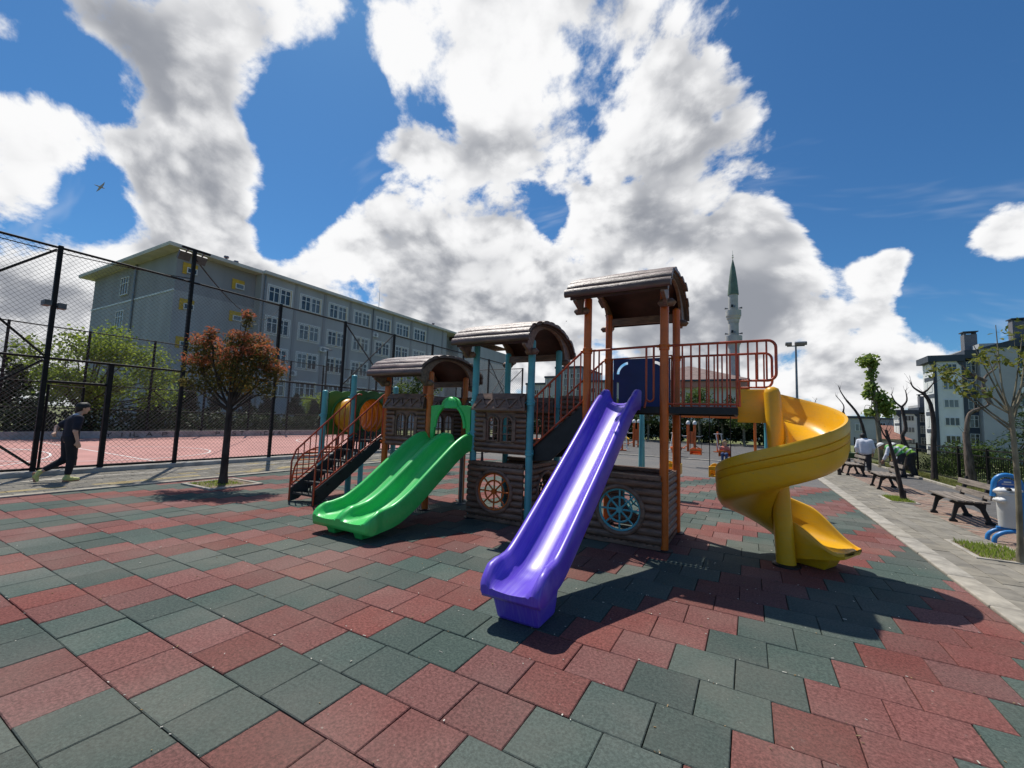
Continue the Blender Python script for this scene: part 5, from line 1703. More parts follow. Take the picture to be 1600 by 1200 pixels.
bare_tree('spindly twig tree farthest along the path', (4.6, 36.5, 0), [[(0, 0, 0), (-.05, 0, 1.6), (-.3, 0, 2.8)], [(-.3, 0, 2.7), (-.5, 0, 3.4), (-.4, 0, 3.9)], [(-.3, 0, 2.75), (-.7, 0, 3.2), (-.75, 0, 3.7)]], .07, M_BARK)
bare_tree('dark trunk leaning left beside the middle bench', (3.29, 13.96, 0), [[(0, 0, 0), (-.09, 0, .75), (-.2, .02, 1.35), (-.27, .02, 1.72)], [(-.2, 0, 1.4), (-.32, .02, 1.62), (-.4, .03, 1.95)]], .055, M_BARKD, 'leaning trunks at the promenade edge')
bare_tree('short dark leaning trunk beside the farthest bench', (2.95, 20.1, 0), [[(0, 0, 0), (-.06, 0, .5), (-.17, .02, 1.05)], [(-.15, .02, .95), (-.2, .02, 1.2), (-.3, .03, 1.4)]], .05, M_BARKD, 'leaning trunks at the promenade edge')
# leafy plane tree pruned into tufts
random.seed(3); np.random.seed(3)
PT = [((-.38, 0, 5.15), (.42, .42, .30), 1.2), ((-.2, 0, 4.95), (.3, .3, .26), .6), ((-.25, 0, 4.45), (.24, .24, .34), .6), ((-.3, 0, 3.85), (.30, .30, .30), .8), ((-.42, 0, 3.45), (.24, .24, .24), .5), ((.05, 0, 3.35), (.36, .36, .34), 1.0), ((.2, 0, 2.95), (.42, .4, .34), 1.1), ((-.32, 0, 2.6), (.34, .3, .22), .6), ((.28, .1, 2.6), (.34, .3, .24), .7)]
tree('plane_tree', 'pruned plane tree with stacked tufts of fresh green leaves', (5.5, 26.4, 0), 4.9, .11, PT, 1250, .18, L_PLANE, M_BARKP, lean=(-.3, 0), forks=1.0, aspect=1.15, hollow=.1)
# tree at the right edge with sparse leaves, in its grass pit
TR = (3.08, 8.25, 0)
tr = tree('plane_tree', 'pale-barked young tree at the right edge beside the litter bin', TR, 2.05, .036, [((-.15, .1, 2.75), (.22, .22, .18), .5), ((-.42, .3, 2.5), (.2, .2, .16), .5), ((.25, -.05, 2.7), (.3, .25, .2), .7), ((-.3, .1, 2.28), (.22, .2, .12), .4), ((.3, .25, 3.1), (.3, .3, .2), .6), ((-.55, .45, 2.62), (.16, .16, .12), .3)], 420, .075, L_YEL, M_BARKP, aspect=1.7)
b = MB()
for e in ((-.25, .2, 2.95), (-.05, .1, 3.2), (.2, .1, 3.05), (-.6, .5, 2.75), (.35, -.1, 2.6)): limb(b, [(0, 0, 1.95), (e[0] * .4, e[1] * .4, 2.35), e], .017, .004, 6, .05)
o = b.build('twigs', M_BARKP, None, smooth=60, kind='stuff'); o.parent = tr
for (lab, cx, cy, sx, sy) in (('grassy planting pit at the foot of the right-edge tree', 3.0, 8.75, .35, .55), ('grassy planting pit round the leaning trunk by the middle bench', 3.2, 14.0, .28, .55)):
    p = thing('tree_pit', lab, 'planting pit', (cx, cy, 0))
    for (x0, x1, y0, y1) in ((-sx, sx, -sy, -sy + .06), (-sx, sx, sy - .06, sy), (-sx, -sx + .06, -sy + .062, sy - .062), (sx - .06, sx, -sy + .062, sy - .062)):
        b = MB(); b.box(x0, x1, y0, y1, -.03, .016); o = b.build('edging_stone', M_KERB, None, bevel=.006); o.parent = p
    b = MB(); b.grid([[(x, y, .006 + .012 * random.random()) for x in np.linspace(-sx + .06, sx - .06, 8)] for y in np.linspace(-sy + .06, sy - .06, 9)]); o = b.build('soil', M_SOIL, None, smooth=60); o.parent = p
    tuft_field('grass', p, -sx + .07, sx - .07, -sy + .07, sy - .07, 1100, .07, .012)
# verge grass
vg = MB()
o = tuft_field('verge_grass', None, 5.6, 6.35, 12, 30, 9000, .12, -.004, leafmat('dry_grass', (.25, .24, .08), (.13, .15, .04), .4)); tag(o, 'rough dry grass on the verge by the railing', 'grass')
# greenery below the railing on the slope
random.seed(17); np.random.seed(17)
cs = [((8.4, 20.5, -.1), 2.6, L_CEDAR, 'spreading dark green cedar behind the railing beside the apartments', 1.6, 3.4), ((11.2, 22.5, -.5), 2.4, L_CEDAR, 'feathery dark conifer behind the litter bin', 2.2, 4.2), ((7.9, 15.8, -.1), 1.5, L_MID, 'bushy green shrub behind the railing near the nearest bench', 1.1, 1.7), ((8.0, 12.6, -.15), 1.5, L_MID, 'dense shrub behind the railing at the right edge', 1.2, 1.9), ((7.8, 24.0, -.1), 1.2, L_MID, 'low green bush behind the railing left of the forked trunk', 1.1, 1.3), ((8.2, 27.5, -.2), 1.2, L_DARK, 'dark bush behind the railing beyond the workers', 1.2, 1.3)]
for i, (p, h, lf, lab, rr, hh) in enumerate(cs):
    if lf is L_CEDAR:
        cl = []
        for k in range(10):
            t = k / 9; r_ = rr * (1 - .75 * t)
            for j in range(4):
                a = random.uniform(0, 6.28); cl.append(((math.cos(a) * r_ * .65, math.sin(a) * r_ * .65, .3 + t * (hh - .6)), (r_ * .55, r_ * .55, .16), r_))
        tree('conifer_tree', lab, p, hh * .9, .1, cl, 5200, .14, lf, M_BARKD, forks=.5, aspect=3.2, up=.6)
    else:
        tree('shrub', lab, p, hh * .4, .05, rclumps((0, 0, hh * .5), (rr, rr, hh * .42), 14, .42, 70 + i), 3400, .10, lf, M_BARKD, 'shrub', forks=.4)
# small yellowish shrubs beside the path, far end
for i, (x, y, h, lf, lab) in enumerate(((3.9, 30.0, 1.0, L_YEL, 'yellow-green shrub behind the wheelbarrow'), (6.0, 26.2, .8, leafmat('leaf_rust', (.3, .15, .04), (.18, .12, .03), .3), 'rusty brown shrub behind the workers'), (3.6, 37.5, 3.0, L_MID, 'leafy green tree where the promenade ends'))):
    tree('shrub', lab, (x, y, 0), h * .4, .03, rclumps((0, 0, h * .55), (h * .4, h * .4, h * .4), 9, h * .24, 90 + i), 900 if h < 2 else 2600, .07 if h < 2 else .16, lf, M_BARKD, 'shrub')
# far dark tree line on the left horizon and down the slope on the right
for nm, lab, cl, n in (('wood', 'distant dark trees along the left skyline', [((-70 + random.uniform(-4, 4), y, 2.5 + random.uniform(-1, 1.5)), (3, 3, 3), 1) for y in np.arange(-20, 17, 2.4)], 7000),
                       ('wood', 'distant trees between the far houses on the slope', [((x, 88 + random.uniform(-5, 5), -3.4), (2.2, 2.2, 2.4), 1) for x in np.arange(10, 30, 2.0)], 6000)):
    b = MB(); leaf_cloud(b, cl, n, .5, 1.5); o = raw_build(b, nm, L_DARK, None); tag(o, lab, 'trees'); o['kind'] = 'stuff'


# ------------------------------------------------------------------ benches, bin, railing, swings, machines
def bench_proto():
    t = proto('park_bench', 'x', 'bench', 'benches along the promenade')
    for y in (-.48, .48):
        b = MB(); ux, uz, dp = (1, 0, 0), (0, 0, 1), (0, .05, 0); o = (0, y - .025, 0)
        b.prism([(-.27, 0), (-.15, 0), (-.155, .03), (-.19, .06), (-.13, .26), (-.05, .33), (.08, .33), (.16, .27), (.24, .06), (.22, .03), (.225, 0), (.36, 0), (.36, .03), (.31, .06), (.235, .27), (.25, .40), (.30, .60), (.335, .80), (.295, .82), (.25, .64), (.195, .44), (.12, .40), (-.24, .40), (-.25, .36), (-.18, .34), (-.235, .08), (-.27, .03)], o, ux, uz, dp)
        b.build('side_frame', M_IRON, t, bevel=.006)
    for i in range(4):
        b = MB(); x = -.22 + .115 * i; b.box(x, x + .095, -.75, .75, .403, .435); b.build('seat_slat', M_WOOD, t, bevel=.006)
    for (z, x) in ((.53, .235), (.70, .275)):
        b = MB(); b.rbox((x, 0, z), (.03, 1.5, .11), Matrix.Rotation(rad(12), 3, 'Y')); b.build('back_slat', M_WOOD, t, bevel=.006)
        for y in (-.48, .48):
            b = MB(); b.rbox((x + .028, y, z), (.02, .05, .05), Matrix.Rotation(rad(12), 3, 'Y')); b.build('bolt_block', M_IRON, t)
    return t


bench = bench_proto()
bench.location = (3.60, 11.85, 0); bench['label'] = 'nearest park bench with grey slats, next to the blue litter bin'
dup(bench, (3.50, 16.55, 0), rad(-2), 'middle park bench behind the leaning dark trunk')
dup(bench, (3.42, 20.75, 0), rad(2), 'farthest park bench beside the man in the white shirt')

# litter bin: white drum hung in a blue tubular hoop
LB = (3.53, 9.7, 0)
lb = thing('litter_bin', 'white litter bin hung in a bright blue tubular stand', 'litter bin', LB)
b = MB(); x, y = LB[0], LB[1]
hoop = [(x + .15, y, .12), (x + .15, y, .88)] + [(x + .15 * math.cos(a), y, .88 + .165 * math.sin(a)) for a in [math.pi * i / 12 for i in range(1, 12)]] + [(x - .15, y, .88), (x - .17, y, .70)]
b.tube(hoop, .034, 12); fr = b.build('frame', M_BLUEP, lb, smooth=50)
for dx in (-.11, .11):
    b = MB(); b.tube([(x - .22, y + dx, 0)] + [(x + .05 - .27 * math.cos(a), y + dx, .03 + .17 * math.sin(a)) for a in [math.pi * i / 12 for i in range(0, 13)]] + [(x + .32, y + dx, 0)], .03, 10); b.build('leg_hoop', M_BLUEP, lb, smooth=50)
b = MB(); b.tube([(x - .15, y, .22), (x + .15, y, .22)], .025, 8); b.build('crossbar', M_BLUEP, lb, smooth=50)
b = MB(); b.lathe([(.115, .24), (.121, .26), (.132, .74), (.144, .75), (.144, .78), (.126, .785), (.118, .70)], (x, y - .0, 0), 24); dr_ = b.build('drum', mat('drum_white', (.66, .66, .63), .5, .06, 3, dirt=.35, dirt_col=(.45, .42, .37)), lb, smooth=40)
b = MB(); b.prism(arc(0, .88, .11, 0, math.pi, 12) + [(-.11, .84), (.11, .84)], (x, y - .012, 0), (1, 0, 0), (0, 0, 1), (0, .024, 0)); sg_ = b.build('sign_plate', mat('sign_blue', (.05, .16, .5), .4), lb)
for (z, w_, m_) in ((.935, .08, M_WHITE), (.90, .13, mat('sign_pale', (.62, .5, .55), .5))):
    b = MB(); b.box(x - w_ / 2, x + w_ / 2, y - .0165, y - .0125, z - .011, z + .011); b.build('sign_line', m_, sg_)
for i, (dx, dy, dz, s, m_) in enumerate(((-.08, -.04, .80, .10, M_WHITE), (.05, -.06, .81, .085, M_WHITE), (.0, .07, .80, .10, M_WHITE), (-.13, -.12, .66, .075, M_WHITE), (-.03, -.09, .83, .05, M_DECK), (.1, .02, .80, .06, mat('wrapper_pink', (.6, .3, .25), .5)))):
    b = MB(); rows = []
    for k in range(7):
        v = math.pi * k / 6
        rows.append([(x + dx + s * math.sin(v) * math.cos(u) * (1 + .25 * math.sin(3 * u + k + i)), y + dy + s * math.sin(v) * math.sin(u) * (1 + .2 * math.cos(2 * u + k)), dz + s * .55 * math.cos(v) * (1 + .15 * math.sin(u * 4))) for u in [2 * math.pi * j / 12 for j in range(12)]])
    b.grid(rows, closed=True); tag(b.build('rubbish_bag', m_, None, smooth=70), ('crumpled white bag on the left of the overfull bin', 'crumpled white bag on the right of the overfull bin', 'white bag at the back of the overfull bin', 'white bag bulging down the front left of the bin', 'small black wrapper on top of the litter bin', 'small pinkish wrapper on the right of the litter bin')[i], 'rubbish', 'rubbish on the bin')

# metal railing beyond the verge
rl = thing('metal_railing', 'dark metal railing with thin bars along the right verge', 'railing', (6.42, 8, 0))
for i in range(17):
    y = 4 + 2.1 * i
    b = MB(); b.box(6.39, 6.45, y - .03, y + .03, -.05, 1.26); b.build('post', M_STEEL, rl)
    if i < 16:
        for z in (.08, 1.0, 1.2):
            b = MB(); b.box(6.405, 6.435, y + .031, y + 2.069, z - .018, z + .018); b.build('rail', M_STEEL, rl)
        b = MB()
        for k in range(15):
            yy = y + .13 + .13 * k; b.tube([(6.42, yy, .1), (6.42, yy, .98)], .009, 5)
        b.build('bars', M_STEEL, rl, kind='stuff')


# wheelbarrow
wb = thing('wheelbarrow', 'green wheelbarrow parked at the far end of the promenade', 'wheelbarrow', (4.35, 26.4, 0))
x, y = 4.35, 26.4
b = MB(); rows = [[(x - .33, y - .5, .62), (x + .33, y - .5, .62), (x + .33, y + .5, .62), (x - .33, y + .5, .62)], [(x - .2, y - .28, .36), (x + .2, y - .28, .36), (x + .2, y + .36, .36), (x - .2, y + .36, .36)]]
b.grid(rows, closed=True); b.add(rows[1], [(0, 1, 2, 3)]); b.build('tray', mat('barrow_green', (.03, .10, .045), .5), wb, solid=.02)
b = MB(); b.grid([[(x - .3 + .6 * i / 5, y - .44 + .9 * j / 6, .57 + .05 * random.random()) for i in range(6)] for j in range(7)]); b.build('load', mat('barrow_load', (.45, .42, .3), .9), wb)
b = MB(); b.lathe([(.08, -.04), (.18, -.045), (.2, 0), (.18, .045), (.08, .04)], (x, y + .62, .2), 16, 'X'); b.build('wheel', M_DECK, wb, smooth=40)
for s in (-1, 1):
    b = MB(); b.tube([(x + s * .05, y + .64, .2), (x + s * .22, y + .3, .34), (x + s * .26, y - .4, .45), (x + s * .28, y - .95, .6)], .018, 6); b.build('handle', M_GREYM, wb, smooth=50)
    b = MB(); b.tube([(x + s * .24, y - .3, .42), (x + s * .26, y - .38, 0)], .016, 6); b.build('leg', M_GREYM, wb, smooth=50)


# swings
def swing_set(name, label, x0, x1, y, z, m, spread, seats, seat_m, lean=.0, seat_z=.62):
    t = thing(name, label, 'swing set', ((x0 + x1) / 2, y, 0))
    b = MB(); b.tube([(x0, y, z), (x1, y, z)], .055, 12); b.build('beam', m, t, smooth=50)
    for x in (x0, x1):
        for s in ((-1, 1) if spread else (0,)):
            b = MB(); b.tube([(x, y + s * spread, 0), (x, y, z + .02)], .05, 12); b.build('leg', m, t, smooth=50)
    for sx in seats:
        b = MB()
        w = .2
        prof = []
        b.box(sx - w, sx + w, y - .13, y + .13, seat_z, seat_z + .035)
        b.prism(arc(0, .0, .06, math.pi, 2 * math.pi, 6)[0:0] + [(-.2, .035), (.2, .035), (.2, .24), (.12, .28), (0, .25), (-.12, .28), (-.2, .24)], (sx, y + .11, seat_z), (1, 0, 0), (0, 0, 1), (0, .03, 0))
        b.box(sx - w - .02, sx - w + .012, y - .13, y + .138, seat_z - .01, seat_z + .22); b.box(sx + w - .012, sx + w + .02, y - .13, y + .138, seat_z - .01, seat_z + .22)
        b.box(sx - w + .013, sx + w - .013, y - .135, y - .105, seat_z + .14, seat_z + .23)
        se = b.build('seat', seat_m, t, bevel=.012)
        for s in (-1, 1):
            b = MB(); b.tube([(sx + s * (w + .005), y, seat_z + .2), (sx + s * (w + .005), y, z)], .009, 5); b.build('chain', M_STEEL, t)
    return t


swing_set('swing_set', 'teal swing set with yellow bucket seats behind the tower', -2.2, .32, 10.2, 2.05, M_TEAL, .16, (-1.55, -.55), M_YELLOW, seat_z=.58)
swing_set('swing_set', 'orange swing set with a child, at the back of the yard', -2.7, .20, 18.8, 2.05, M_ORANGE, 0, (-1.9, -.85), M_ORANGE, seat_z=.5)
# pale low wall beside the yard
b = MB(); b.box(.35, 2.6, 23.3, 23.6, -.05, .42); tag(b.build('low_wall', M_CONC, bevel=.01), 'pale low concrete wall at the right of the exercise yard', 'wall')

# outdoor exercise machines
M_ORB = mat('machine_orange', (.60, .12, .02), .4, .1, 4)


def machine(kind, x, y, rot, label):
    t = thing('exercise_machine', label, 'exercise machine', (0, 0, 0), 0, 'exercise machines in the yard')
    if kind == 'twin':
        for dx in (-.2, .2):
            b = MB(); b.cyl((dx, 0, 0), (dx, 0, 1.75), .085, n=12); p = b.build('post', M_ORB, t, smooth=50)
            b = MB(); b.lathe([(.11, 1.75), (.13, 1.80), (.11, 1.92), (.04, 2.0)], (dx, 0, 0), 12); b.build('cap', M_WHITE, p, smooth=50)
        b = MB(); b.box(-.12, .12, -.02, .02, .5, 1.3); b.build('board', M_ORB, t)
        for s in (-1, 1):
            b = MB(); b.tube([(s * .25, 0, 1.0), (s * .55, -.2, .98), (s * .6, -.45, 1.05)], .022, 8); b.build('handle', M_WHITE, t, smooth=50)
            b = MB(); b.tube([(s * .28, 0, .35), (s * .5, -.15, .22), (s * .5, -.5, .2)], .03, 8); b.box(s * .5 - .1, s * .5 + .1, -.62, -.35, .19, .23); b.build('pedal', M_ORB, t, smooth=50)
    elif kind == 'stepper':
        b = MB(); b.cyl((0, 0, 0), (0, 0, 1.25), .075, n=12); p = b.build('post', M_ORB, t, smooth=50)
        b = MB(); b.lathe([(.076, 1.25), (.08, 1.28), (.04, 1.34)], (0, 0, 0), 12); b.build('cap', M_ORB, p, smooth=50)
        b = MB(); b.tube([(-.38, -.02, 1.18), (0, -.09, 1.2), (.38, -.02, 1.18)], .022, 8); b.build('handle', M_WHITE, t, smooth=50)
        for s in (-1, 1):
            b = MB(); b.tube([(s * .22, -.05, 1.15), (s * .24, -.25, .2), (s * .24, -.4, .14)], .026, 8); b.box(s * .24 - .08, s * .24 + .08, -.55, -.3, .12, .16); b.build('foot_lever', M_WHITE, t, smooth=50)
        b = MB(); b.box(-.25, .25, -.15, .15, 0, .05); b.build('base', M_ORB, t)
    else:       # seated machine with a hopper-shaped seat
        b = MB(); b.cyl((0, .3, 0), (0, .3, 1.5), .08, n=12); b.build('post', M_ORB, t, smooth=50)
        b = MB(); rows = [[(.32 * math.cos(a), -.2 + .32 * math.sin(a), .5) for a in [2 * math.pi * i / 12 for i in range(12)]], [(.2 * math.cos(a), -.2 + .2 * math.sin(a), .22) for a in [2 * math.pi * i / 12 for i in range(12)]]]
        b.grid(rows, closed=True); b.add(rows[1], [tuple(range(12))]); b.build('seat', M_ORB, t, smooth=40, solid=.03)
        b = MB(); b.cyl((0, -.2, 0), (0, -.2, .22), .06, n=10); b.build('pedestal', M_DECK, t)
        b = MB(); b.tube([(0, .3, 1.45), (0, -.2, 1.3), (0, -.3, .6)], .02, 8); b.build('arm', M_RAIL, t, smooth=50)
    t.location = (x, y, 0); t.rotation_euler = (0, 0, rot)
    return t


machine('twin', -3.3, 30.0, .2, 'orange twin-post exercise machine with white caps behind the swings')
machine('twin', -7.2, 31.5, -.4, 'orange twin-post exercise machine half hidden by the tower post')
machine('stepper', -6.9, 26.4, .5, 'orange stepper with white handles left of the tower posts')
machine('stepper', -3.9, 27.6, -.6, 'orange stepper with white handles in front of the twin posts')
machine('seat', -3.5, 24.6, .3, 'orange hopper-seat machine nearest the yard kerb')
machine('stepper', -1.8, 31.0, .9, 'orange stepper nearest the right-hand trees')
machine('seat', -12.0, 25.5, -.8, 'red-orange seat machine seen under the middle platform')
# yellow chute far behind the purple slide
yc = thing('toddler_slide', 'small yellow toddler slide far behind the purple slide', 'slide', (-9.0, 33, 0))
b = MB(); b.beam((-9.4, 33, 1.35), (-8.1, 33, .45), .5, .12); b.build('chute', M_YELLOW, yc, bevel=.03)
b = MB(); b.cyl((-9.4, 33, 0), (-9.4, 33, 1.3), .06, n=8); b.build('post', M_ORANGE, yc, smooth=40)
b = MB(); b.cyl((-8.15, 33, 0), (-8.15, 33, .42), .05, n=8); b.build('foot', M_ORANGE, yc, smooth=40)
# tall lamp mast with a cluster of floodlights
lm = thing('lamp_mast', 'tall grey mast with floodlights right of the spiral slide', 'lamp post', (2.55, 30.5, 0))
b = MB(); b.tube([(2.55, 30.5, 0), (2.55, 30.5, 6.75)], [.09, .05], 10); b.build('mast', M_GREYM, lm, smooth=50)
b = MB(); b.beam((2.1, 30.5, 6.72), (3.0, 30.5, 6.72), .06, .06); b.build('crossarm', M_GREYM, lm)
for dx in (-.38, .1, .38):
    b = MB(); b.rbox((2.55 + dx, 30.35, 6.84), (.34, .2, .2), Matrix.Rotation(rad(25), 3, 'X')); b.build('floodlight', M_GREYM, lm, bevel=.02)
# lamp post inside the court
cl_ = thing('lamp_mast', 'thin lamp post with a flat head standing behind the court', 'lamp post', (-31.2, 23.2, 0))
b = MB(); b.tube([(-31.2, 23.2, 0), (-31.2, 23.2, 7.0)], [.09, .05], 8); b.build('mast', M_STEEL, cl_, smooth=50)
b = MB(); b.rbox((-31.0, 23.0, 7.1), (.9, .35, .12), Matrix.Rotation(rad(12), 3, 'Y')); b.build('lamp_head', M_GREYM, cl_)
# gull and a far bird
for (px_, py_, dist, sp, lab) in ((157, 292, 55, 1.1, 'gull banking high over the court at upper left'), (885, 502, 90, .5, 'tiny dark bird beside the tower roof')):
    c = Vector((0, 0, CAM_H)) + view_dir(px_, py_) * dist
    b = MB(); u, v = Vector((.45, .3, .84)).normalized() * sp * .5, Vector((.5, .8, -.2)).normalized() * sp * .5
    n_ = u.cross(v).normalized() * sp * .03
    rows = []
    for (t, ch, bend) in ((-1, .02, -.02), (-.55, .13, .12), (-.12, .20, .04), (0, .22, 0), (.12, .20, .04), (.55, .13, .12), (1, .02, -.02)):
        ce = c + u * t + n_ * bend * 14
        rows.append([ce + v * ch, ce + n_ * .6, ce - v * ch * .8, ce - n_ * .6])
    b.grid(rows, closed=True)
    b.tube([c - v * .75, c - v * .3, c, c + v * .35, c + v * .55], [sp * .02, sp * .05, sp * .065, sp * .045, sp * .012], 8)
    tag(b.build('bird', mat('gull_grey', (.42, .42, .43), .8) if sp > .6 else M_IRON, None, smooth=60), lab, 'bird')


# ------------------------------------------------------------------ people
def sdf_mesh(caps, res=.016, k=.03):
    """one continuous skin over tapered capsules (p0, p1, r0, r1), smoothly blended; surface nets"""
    P = np.array([[*c[0], *c[1]] for c in caps]); Rr = np.array([[c[2], c[3]] for c in caps])
    lo = np.minimum(P[:, :3], P[:, 3:]).min(0) - Rr.max() - 3 * res; hi = np.maximum(P[:, :3], P[:, 3:]).max(0) + Rr.max() + 3 * res
    n = np.ceil((hi - lo) / res).astype(int) + 1
    gx, gy, gz = [lo[i] + res * np.arange(n[i]) for i in range(3)]
    X = np.stack(np.meshgrid(gx, gy, gz, indexing='ij'), -1)
    acc = None
    for (a, e, r0, r1) in caps:
        a, e = np.array(a, float), np.array(e, float); d = e - a; L2 = max(d @ d, 1e-9)
        t = np.clip(((X - a) @ d) / L2, 0, 1)
        dist = np.linalg.norm(X - a - t[..., None] * d, axis=-1) - (r0 + (r1 - r0) * t)
        if acc is None: acc = dist
        else:
            h = np.clip(.5 + .5 * (acc - dist) / k, 0, 1)
            acc = acc * (1 - h) + dist * h - k * h * (1 - h)
    S_ = acc; ins = S_ < 0
    idx = -np.ones(tuple(n - 1), int)
    corners = [(i, j, l) for i in (0, 1) for j in (0, 1) for l in (0, 1)]
    cnt = sum(ins[i:n[0] - 1 + i, j:n[1] - 1 + j, l:n[2] - 1 + l].astype(int) for i, j, l in corners)
    cells = np.argwhere((cnt > 0) & (cnt < 8))
    idx[tuple(cells.T)] = np.arange(len(cells))
    num = np.zeros((len(cells), 3)); den = np.zeros(len(cells))
    for a in corners:
        for ax_ in range(3):
            if a[ax_]: continue
            e = list(a); e[ax_] = 1
            va = S_[tuple((cells + np.array(a)).T)]; vb = S_[tuple((cells + np.array(e)).T)]
            m_ = (va < 0) != (vb < 0)
            t = np.where(m_, va / np.where(m_, va - vb, 1), 0)
            pt = np.array(a, float)[None, :].repeat(len(cells), 0); pt[:, ax_] += t
            num += np.where(m_[:, None], pt, 0); den += m_
    vs = lo + res * (cells + num / den[:, None])
    fs = []
    for ax_ in range(3):
        u, v = [(1, 2), (2, 0), (0, 1)][ax_]
        sl0 = [slice(0, n[i] - 1) for i in range(3)]; sl1 = list(sl0); sl1[ax_] = slice(1, n[ax_])
        A = ins[tuple(sl0)]; B_ = ins[tuple(sl1)]
        for q in np.argwhere(A != B_):
            if q[u] == 0 or q[v] == 0: continue
            c = []
            for du, dv in ((0, 0), (-1, 0), (-1, -1), (0, -1)):
                w_ = q.copy(); w_[u] += du; w_[v] += dv; c.append(int(idx[tuple(w_)]))
            if min(c) < 0: continue
            fs.append(tuple(c) if A[tuple(q)] else tuple(c[::-1]))
    b = MB(); b.add([tuple(p) for p in vs], fs)
    return b


def part(t, name, caps, m, res=.016, k=.03):
    o = sdf_mesh(caps, res, k).build(name, m, None, smooth=70); o.parent = t
    return o


def hand(wrist, d, n, s=1.0, curl=.5):
    """palm, four unequal fingers and a thumb: d along the hand, n out of the palm"""
    w, d, n = Vector(wrist), Vector(d).normalized(), Vector(n).normalized()
    sd = d.cross(n).normalized()
    C = [(w, w + d * .045 * s, .024 * s, .028 * s), (w + d * .03 * s - sd * .02 * s, w + d * .08 * s - sd * .026 * s, .016 * s, .014 * s), (w + d * .03 * s + sd * .02 * s, w + d * .08 * s + sd * .026 * s, .016 * s, .014 * s)]
    for f, L in ((-.027, .062), (-.009, .072), (.009, .068), (.026, .052)):
        a = w + d * .08 * s + sd * f * s; m1 = a + (d * .55 + n * curl * .35) * L * s; e = m1 + (d * (.5 - .3 * curl) + n * curl * .7) * L * .75 * s
        C += [(a, m1, .0095 * s, .0088 * s), (m1, e, .0088 * s, .007 * s)]
    a = w + d * .025 * s - sd * .028 * s; m1 = a + (d * .6 - sd * .6 + n * .3) * .04 * s; e = m1 + (d * .9 + n * .3) * .03 * s
    C += [(a, m1, .012 * s, .0105 * s), (m1, e, .0105 * s, .008 * s)]
    return [(tuple(a), tuple(e), r0, r1) for a, e, r0, r1 in C]


M_SKIN = mat('skin', (.60, .37, .27), .55, .08, 6)
M_SKIN2 = mat('skin_tan', (.36, .20, .13), .55, .08, 6)
M_HAIR = mat('hair_black', (.012, .01, .009), .6, .2, 20)
M_BLACK = mat('cloth_black', (.013, .013, .018), .85, .15, 6, .3, 60)
M_NAVY = mat('cloth_navy', (.016, .018, .034), .85, .15, 6, .3, 60)
M_SHIRT = mat('cloth_white', (.66, .68, .74), .8, .06, 4, .3, 18)
M_HIVIS = mat('cloth_hivis', (.34, .62, .06), .7, .08, 5, .3, 20)
M_HIVIG = mat('cloth_hivis_green', (.10, .40, .10), .7, .08, 5, .3, 20)
M_TAPE = mat('reflective_tape', (.62, .64, .62), .4)
M_TROU = mat('cloth_trousers', (.035, .034, .036), .85, .15, 6, .3, 60)
M_PINK = mat('cloth_pink', (.62, .18, .14), .8, .08, 4)
M_JEAN = mat('cloth_jeans', (.04, .07, .17), .85, .12, 8)


def head_caps(c, f, s=1.0):
    """skull, jaw, nose, brow and ears; c centre of the skull, f facing"""
    c, f = Vector(c), Vector(f).normalized(); u = Vector((0, 0, 1)); u = (u - f * u.dot(f)).normalized(); r = f.cross(u)
    C = [(c - f * .022 * s + u * .02 * s, c + f * .02 * s + u * .018 * s, .088 * s, .082 * s), (c + f * .03 * s - u * .035 * s, c + f * .055 * s - u * .088 * s, .058 * s, .036 * s),
         (c + f * .088 * s + u * .002 * s, c + f * .113 * s - u * .028 * s, .013 * s, .016 * s), (c + f * .082 * s + u * .022 * s - r * .03 * s, c + f * .082 * s + u * .022 * s + r * .03 * s, .016 * s, .016 * s),
         (c + f * .082 * s - u * .062 * s - r * .016 * s, c + f * .082 * s - u * .062 * s + r * .016 * s, .012 * s, .012 * s)]
    for k in (-1, 1): C.append((c + r * k * .083 * s - f * .008 * s + u * .01 * s, c + r * k * .09 * s - f * .012 * s - u * .028 * s, .014 * s, .011 * s))
    return [(tuple(a), tuple(b_), q, w) for a, b_, q, w in C]


def face_bits(t, c, f, s=1.0):
    c, f = Vector(c), Vector(f).normalized(); u = Vector((0, 0, 1)); u = (u - f * u.dot(f)).normalized(); r = f.cross(u)
    for k in (-1, 1):
        b = MB(); e = c + f * .086 * s + r * k * .031 * s + u * .004 * s
        b.tube([e - f * .006 * s, e, e + f * .006 * s], [.006 * s, .0105 * s, .004 * s], 8); o = b.build('eye', M_HAIR, None, smooth=60); o.parent = t
        b = MB(); b.tube([c + f * .093 * s + r * k * .014 * s + u * .028 * s, c + f * .093 * s + r * k * .03 * s + u * .034 * s, c + f * .082 * s + r * k * .05 * s + u * .028 * s], .005 * s, 6); o = b.build('eyebrow', M_HAIR, None, smooth=60); o.parent = t
    b = MB(); b.tube([c + f * .088 * s - r * .022 * s - u * .06 * s, c + f * .097 * s - u * .06 * s, c + f * .088 * s + r * .022 * s - u * .06 * s], .0055 * s, 6); o = b.build('lips', mat('lips', (.36, .14, .11), .5), None, smooth=60); o.parent = t


